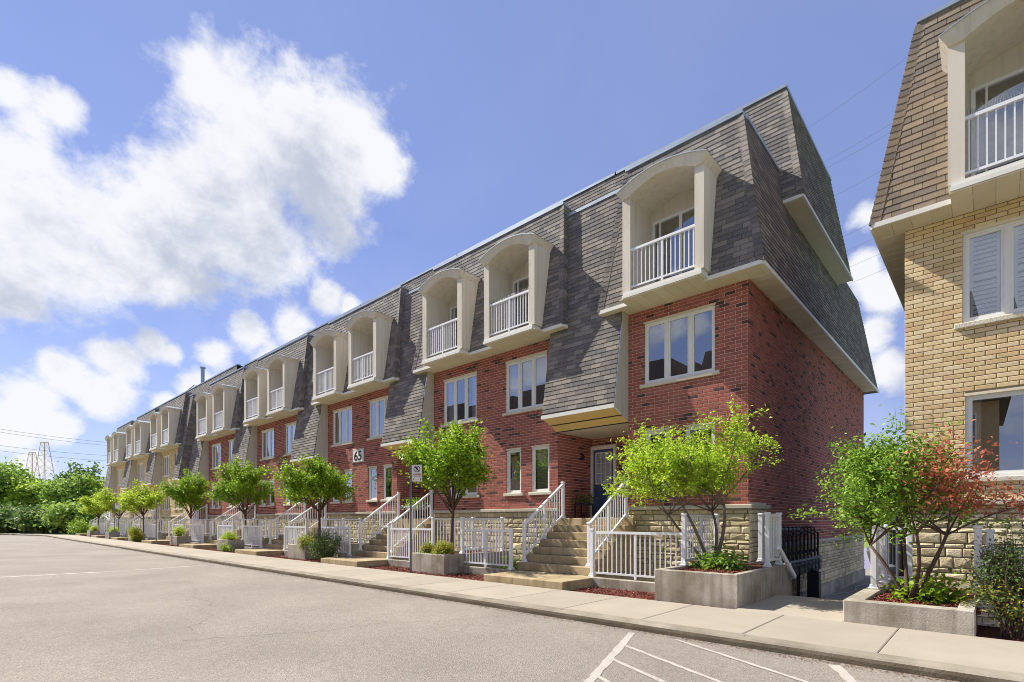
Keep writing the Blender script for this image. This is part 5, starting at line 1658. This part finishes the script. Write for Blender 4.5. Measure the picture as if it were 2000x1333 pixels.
def wire(label, pa, ta, pb, tb, sag, r_):
    A = pixdir(*pa); B = pixdir(*pb)
    A = A * (ta / math.hypot(A.x, A.y)) + Vector((0, 0, CAM_H)); B = B * (tb / math.hypot(B.x, B.y)) + Vector((0, 0, CAM_H))
    pts = [A.lerp(B, i / 24) - Vector((0, 0, sag * 4 * (i / 24) * (1 - i / 24))) for i in range(25)]
    tag(MB().tube(pts, r_, 4).build('power_line', 'wire'), label, 'wire', 'power lines')


for lb, y0, y1 in (('thin power line crossing the sky highest above the gap', 240, 120), ('second highest power line above the gap', 320, 235), ('third highest power line above the gap', 333, 252), ('middle power line behind the gap', 395, 318),
                   ('power line level with the shaded hanging soffit', 478, 415), ('third lowest power line in the gap', 507, 450), ('second lowest power line in the gap', 538, 488), ('lowest power line in the gap', 568, 524)):
    wire(lb, (1560, y0 + 22), 130, (1800, y1 - 30), 98, .4, .022)
for lb, y0, y1 in (('upper of the power lines over the far trees', 826, 862), ('second of the power lines over the far trees', 832, 868), ('third power line over the far trees', 862, 884), ('lowest power line over the far trees', 872, 895)):
    wire(lb, (-120, y0 - 8), 240, (330, y1 + 8), 330, 2.0, .05)
# roof vents of the far row
t = thing('vent_pipe', 'tall metal flue on the roof of the cream row', 'flue', (-53.9, 15.95, 13.9))
MB().lathe([(.16, 0), (.16, 1.75), (.24, 1.76), (.24, 1.86), (.05, 1.9)], (-53.9, 16.2, 13.9), 10).build('pipe', 'coping', t)
t = thing('antenna', 'thin bent antenna bracket on the roof of the cream row', 'antenna', (-55, 15.9, 13.9))
MB().tube([(-55.0, 16.2, 13.9), (-56.2, 16.2, 14.55), (-59.2, 16.2, 14.3)], .05, 5).tube([(-56.4, 16.2, 13.9), (-56.4, 16.2, 14.5)], .02, 4).build('bracket', 'galvanised', t)

# ------------------------------------------------------------------ houses across the street (mirrored in the windows)
for i in range(6):
    x0 = -53.0 + i * 9.0; x1 = x0 + 8.6; y = -8.0
    t = thing('opposite_house', ['house across the street farthest down the road, mirrored in far windows', 'second house across the street from the far end, mirrored in windows', 'third house across the street, mirrored in the windows of number 65', 'fourth house across the street, mirrored in the second red house', 'fifth house across the street, mirrored in the end red house', 'nearest house across the street, mirrored in the near cream house'][i], 'house', ((x0 + x1) / 2, y, -.13), 'houses across the street')
    MB().box(x0, x1, y - 9, y, -.13, 7.3).build('wall', 'brick_yellow', t)
    r_ = MB()
    for (m0, z0, m1, z1, yy) in ((.4, 7.3, .0, 11.4, y), (-.1, 11.39, -.6, 14.0, y - 3)):
        a = [(x0 - m0, yy + m0, z0), (x1 + m0, yy + m0, z0), (x1 + m0, y - 9 - m0, z0), (x0 - m0, y - 9 - m0, z0)]
        b = [(x0 - m1, yy + m1, z1), (x1 + m1, yy + m1, z1), (x1 + m1, y - 9 - m1, z1), (x0 - m1, y - 9 - m1, z1)]
        for k in range(4): r_.poly(a[k], a[(k + 1) % 4], b[(k + 1) % 4], b[k])
        r_.poly(*b).poly(*a[::-1])
    r_.build('roof', 'shingle_brown', t)
    for j in range(3):
        for z in (1.9, 5.2):
            xa = x0 + .9 + j * 2.6
            w = MB().box(xa, xa + 1.7, y, y + .06, z, z + 1.6).build('window', 'white_frame', t)
            MB().poly((xa + .08, y + .064, z + .08), (xa + .08, y + .064, z + 1.52), (xa + 1.62, y + .064, z + 1.52), (xa + 1.62, y + .064, z + .08)).build('pane', 'navy', w)
    for c in (x0 + 2.2, x0 + 6.4): MB().box(c - 1.1, c + 1.1, y - .2, y + 1.0, 7.4, 10.2).build('dormer', 'stucco', t)
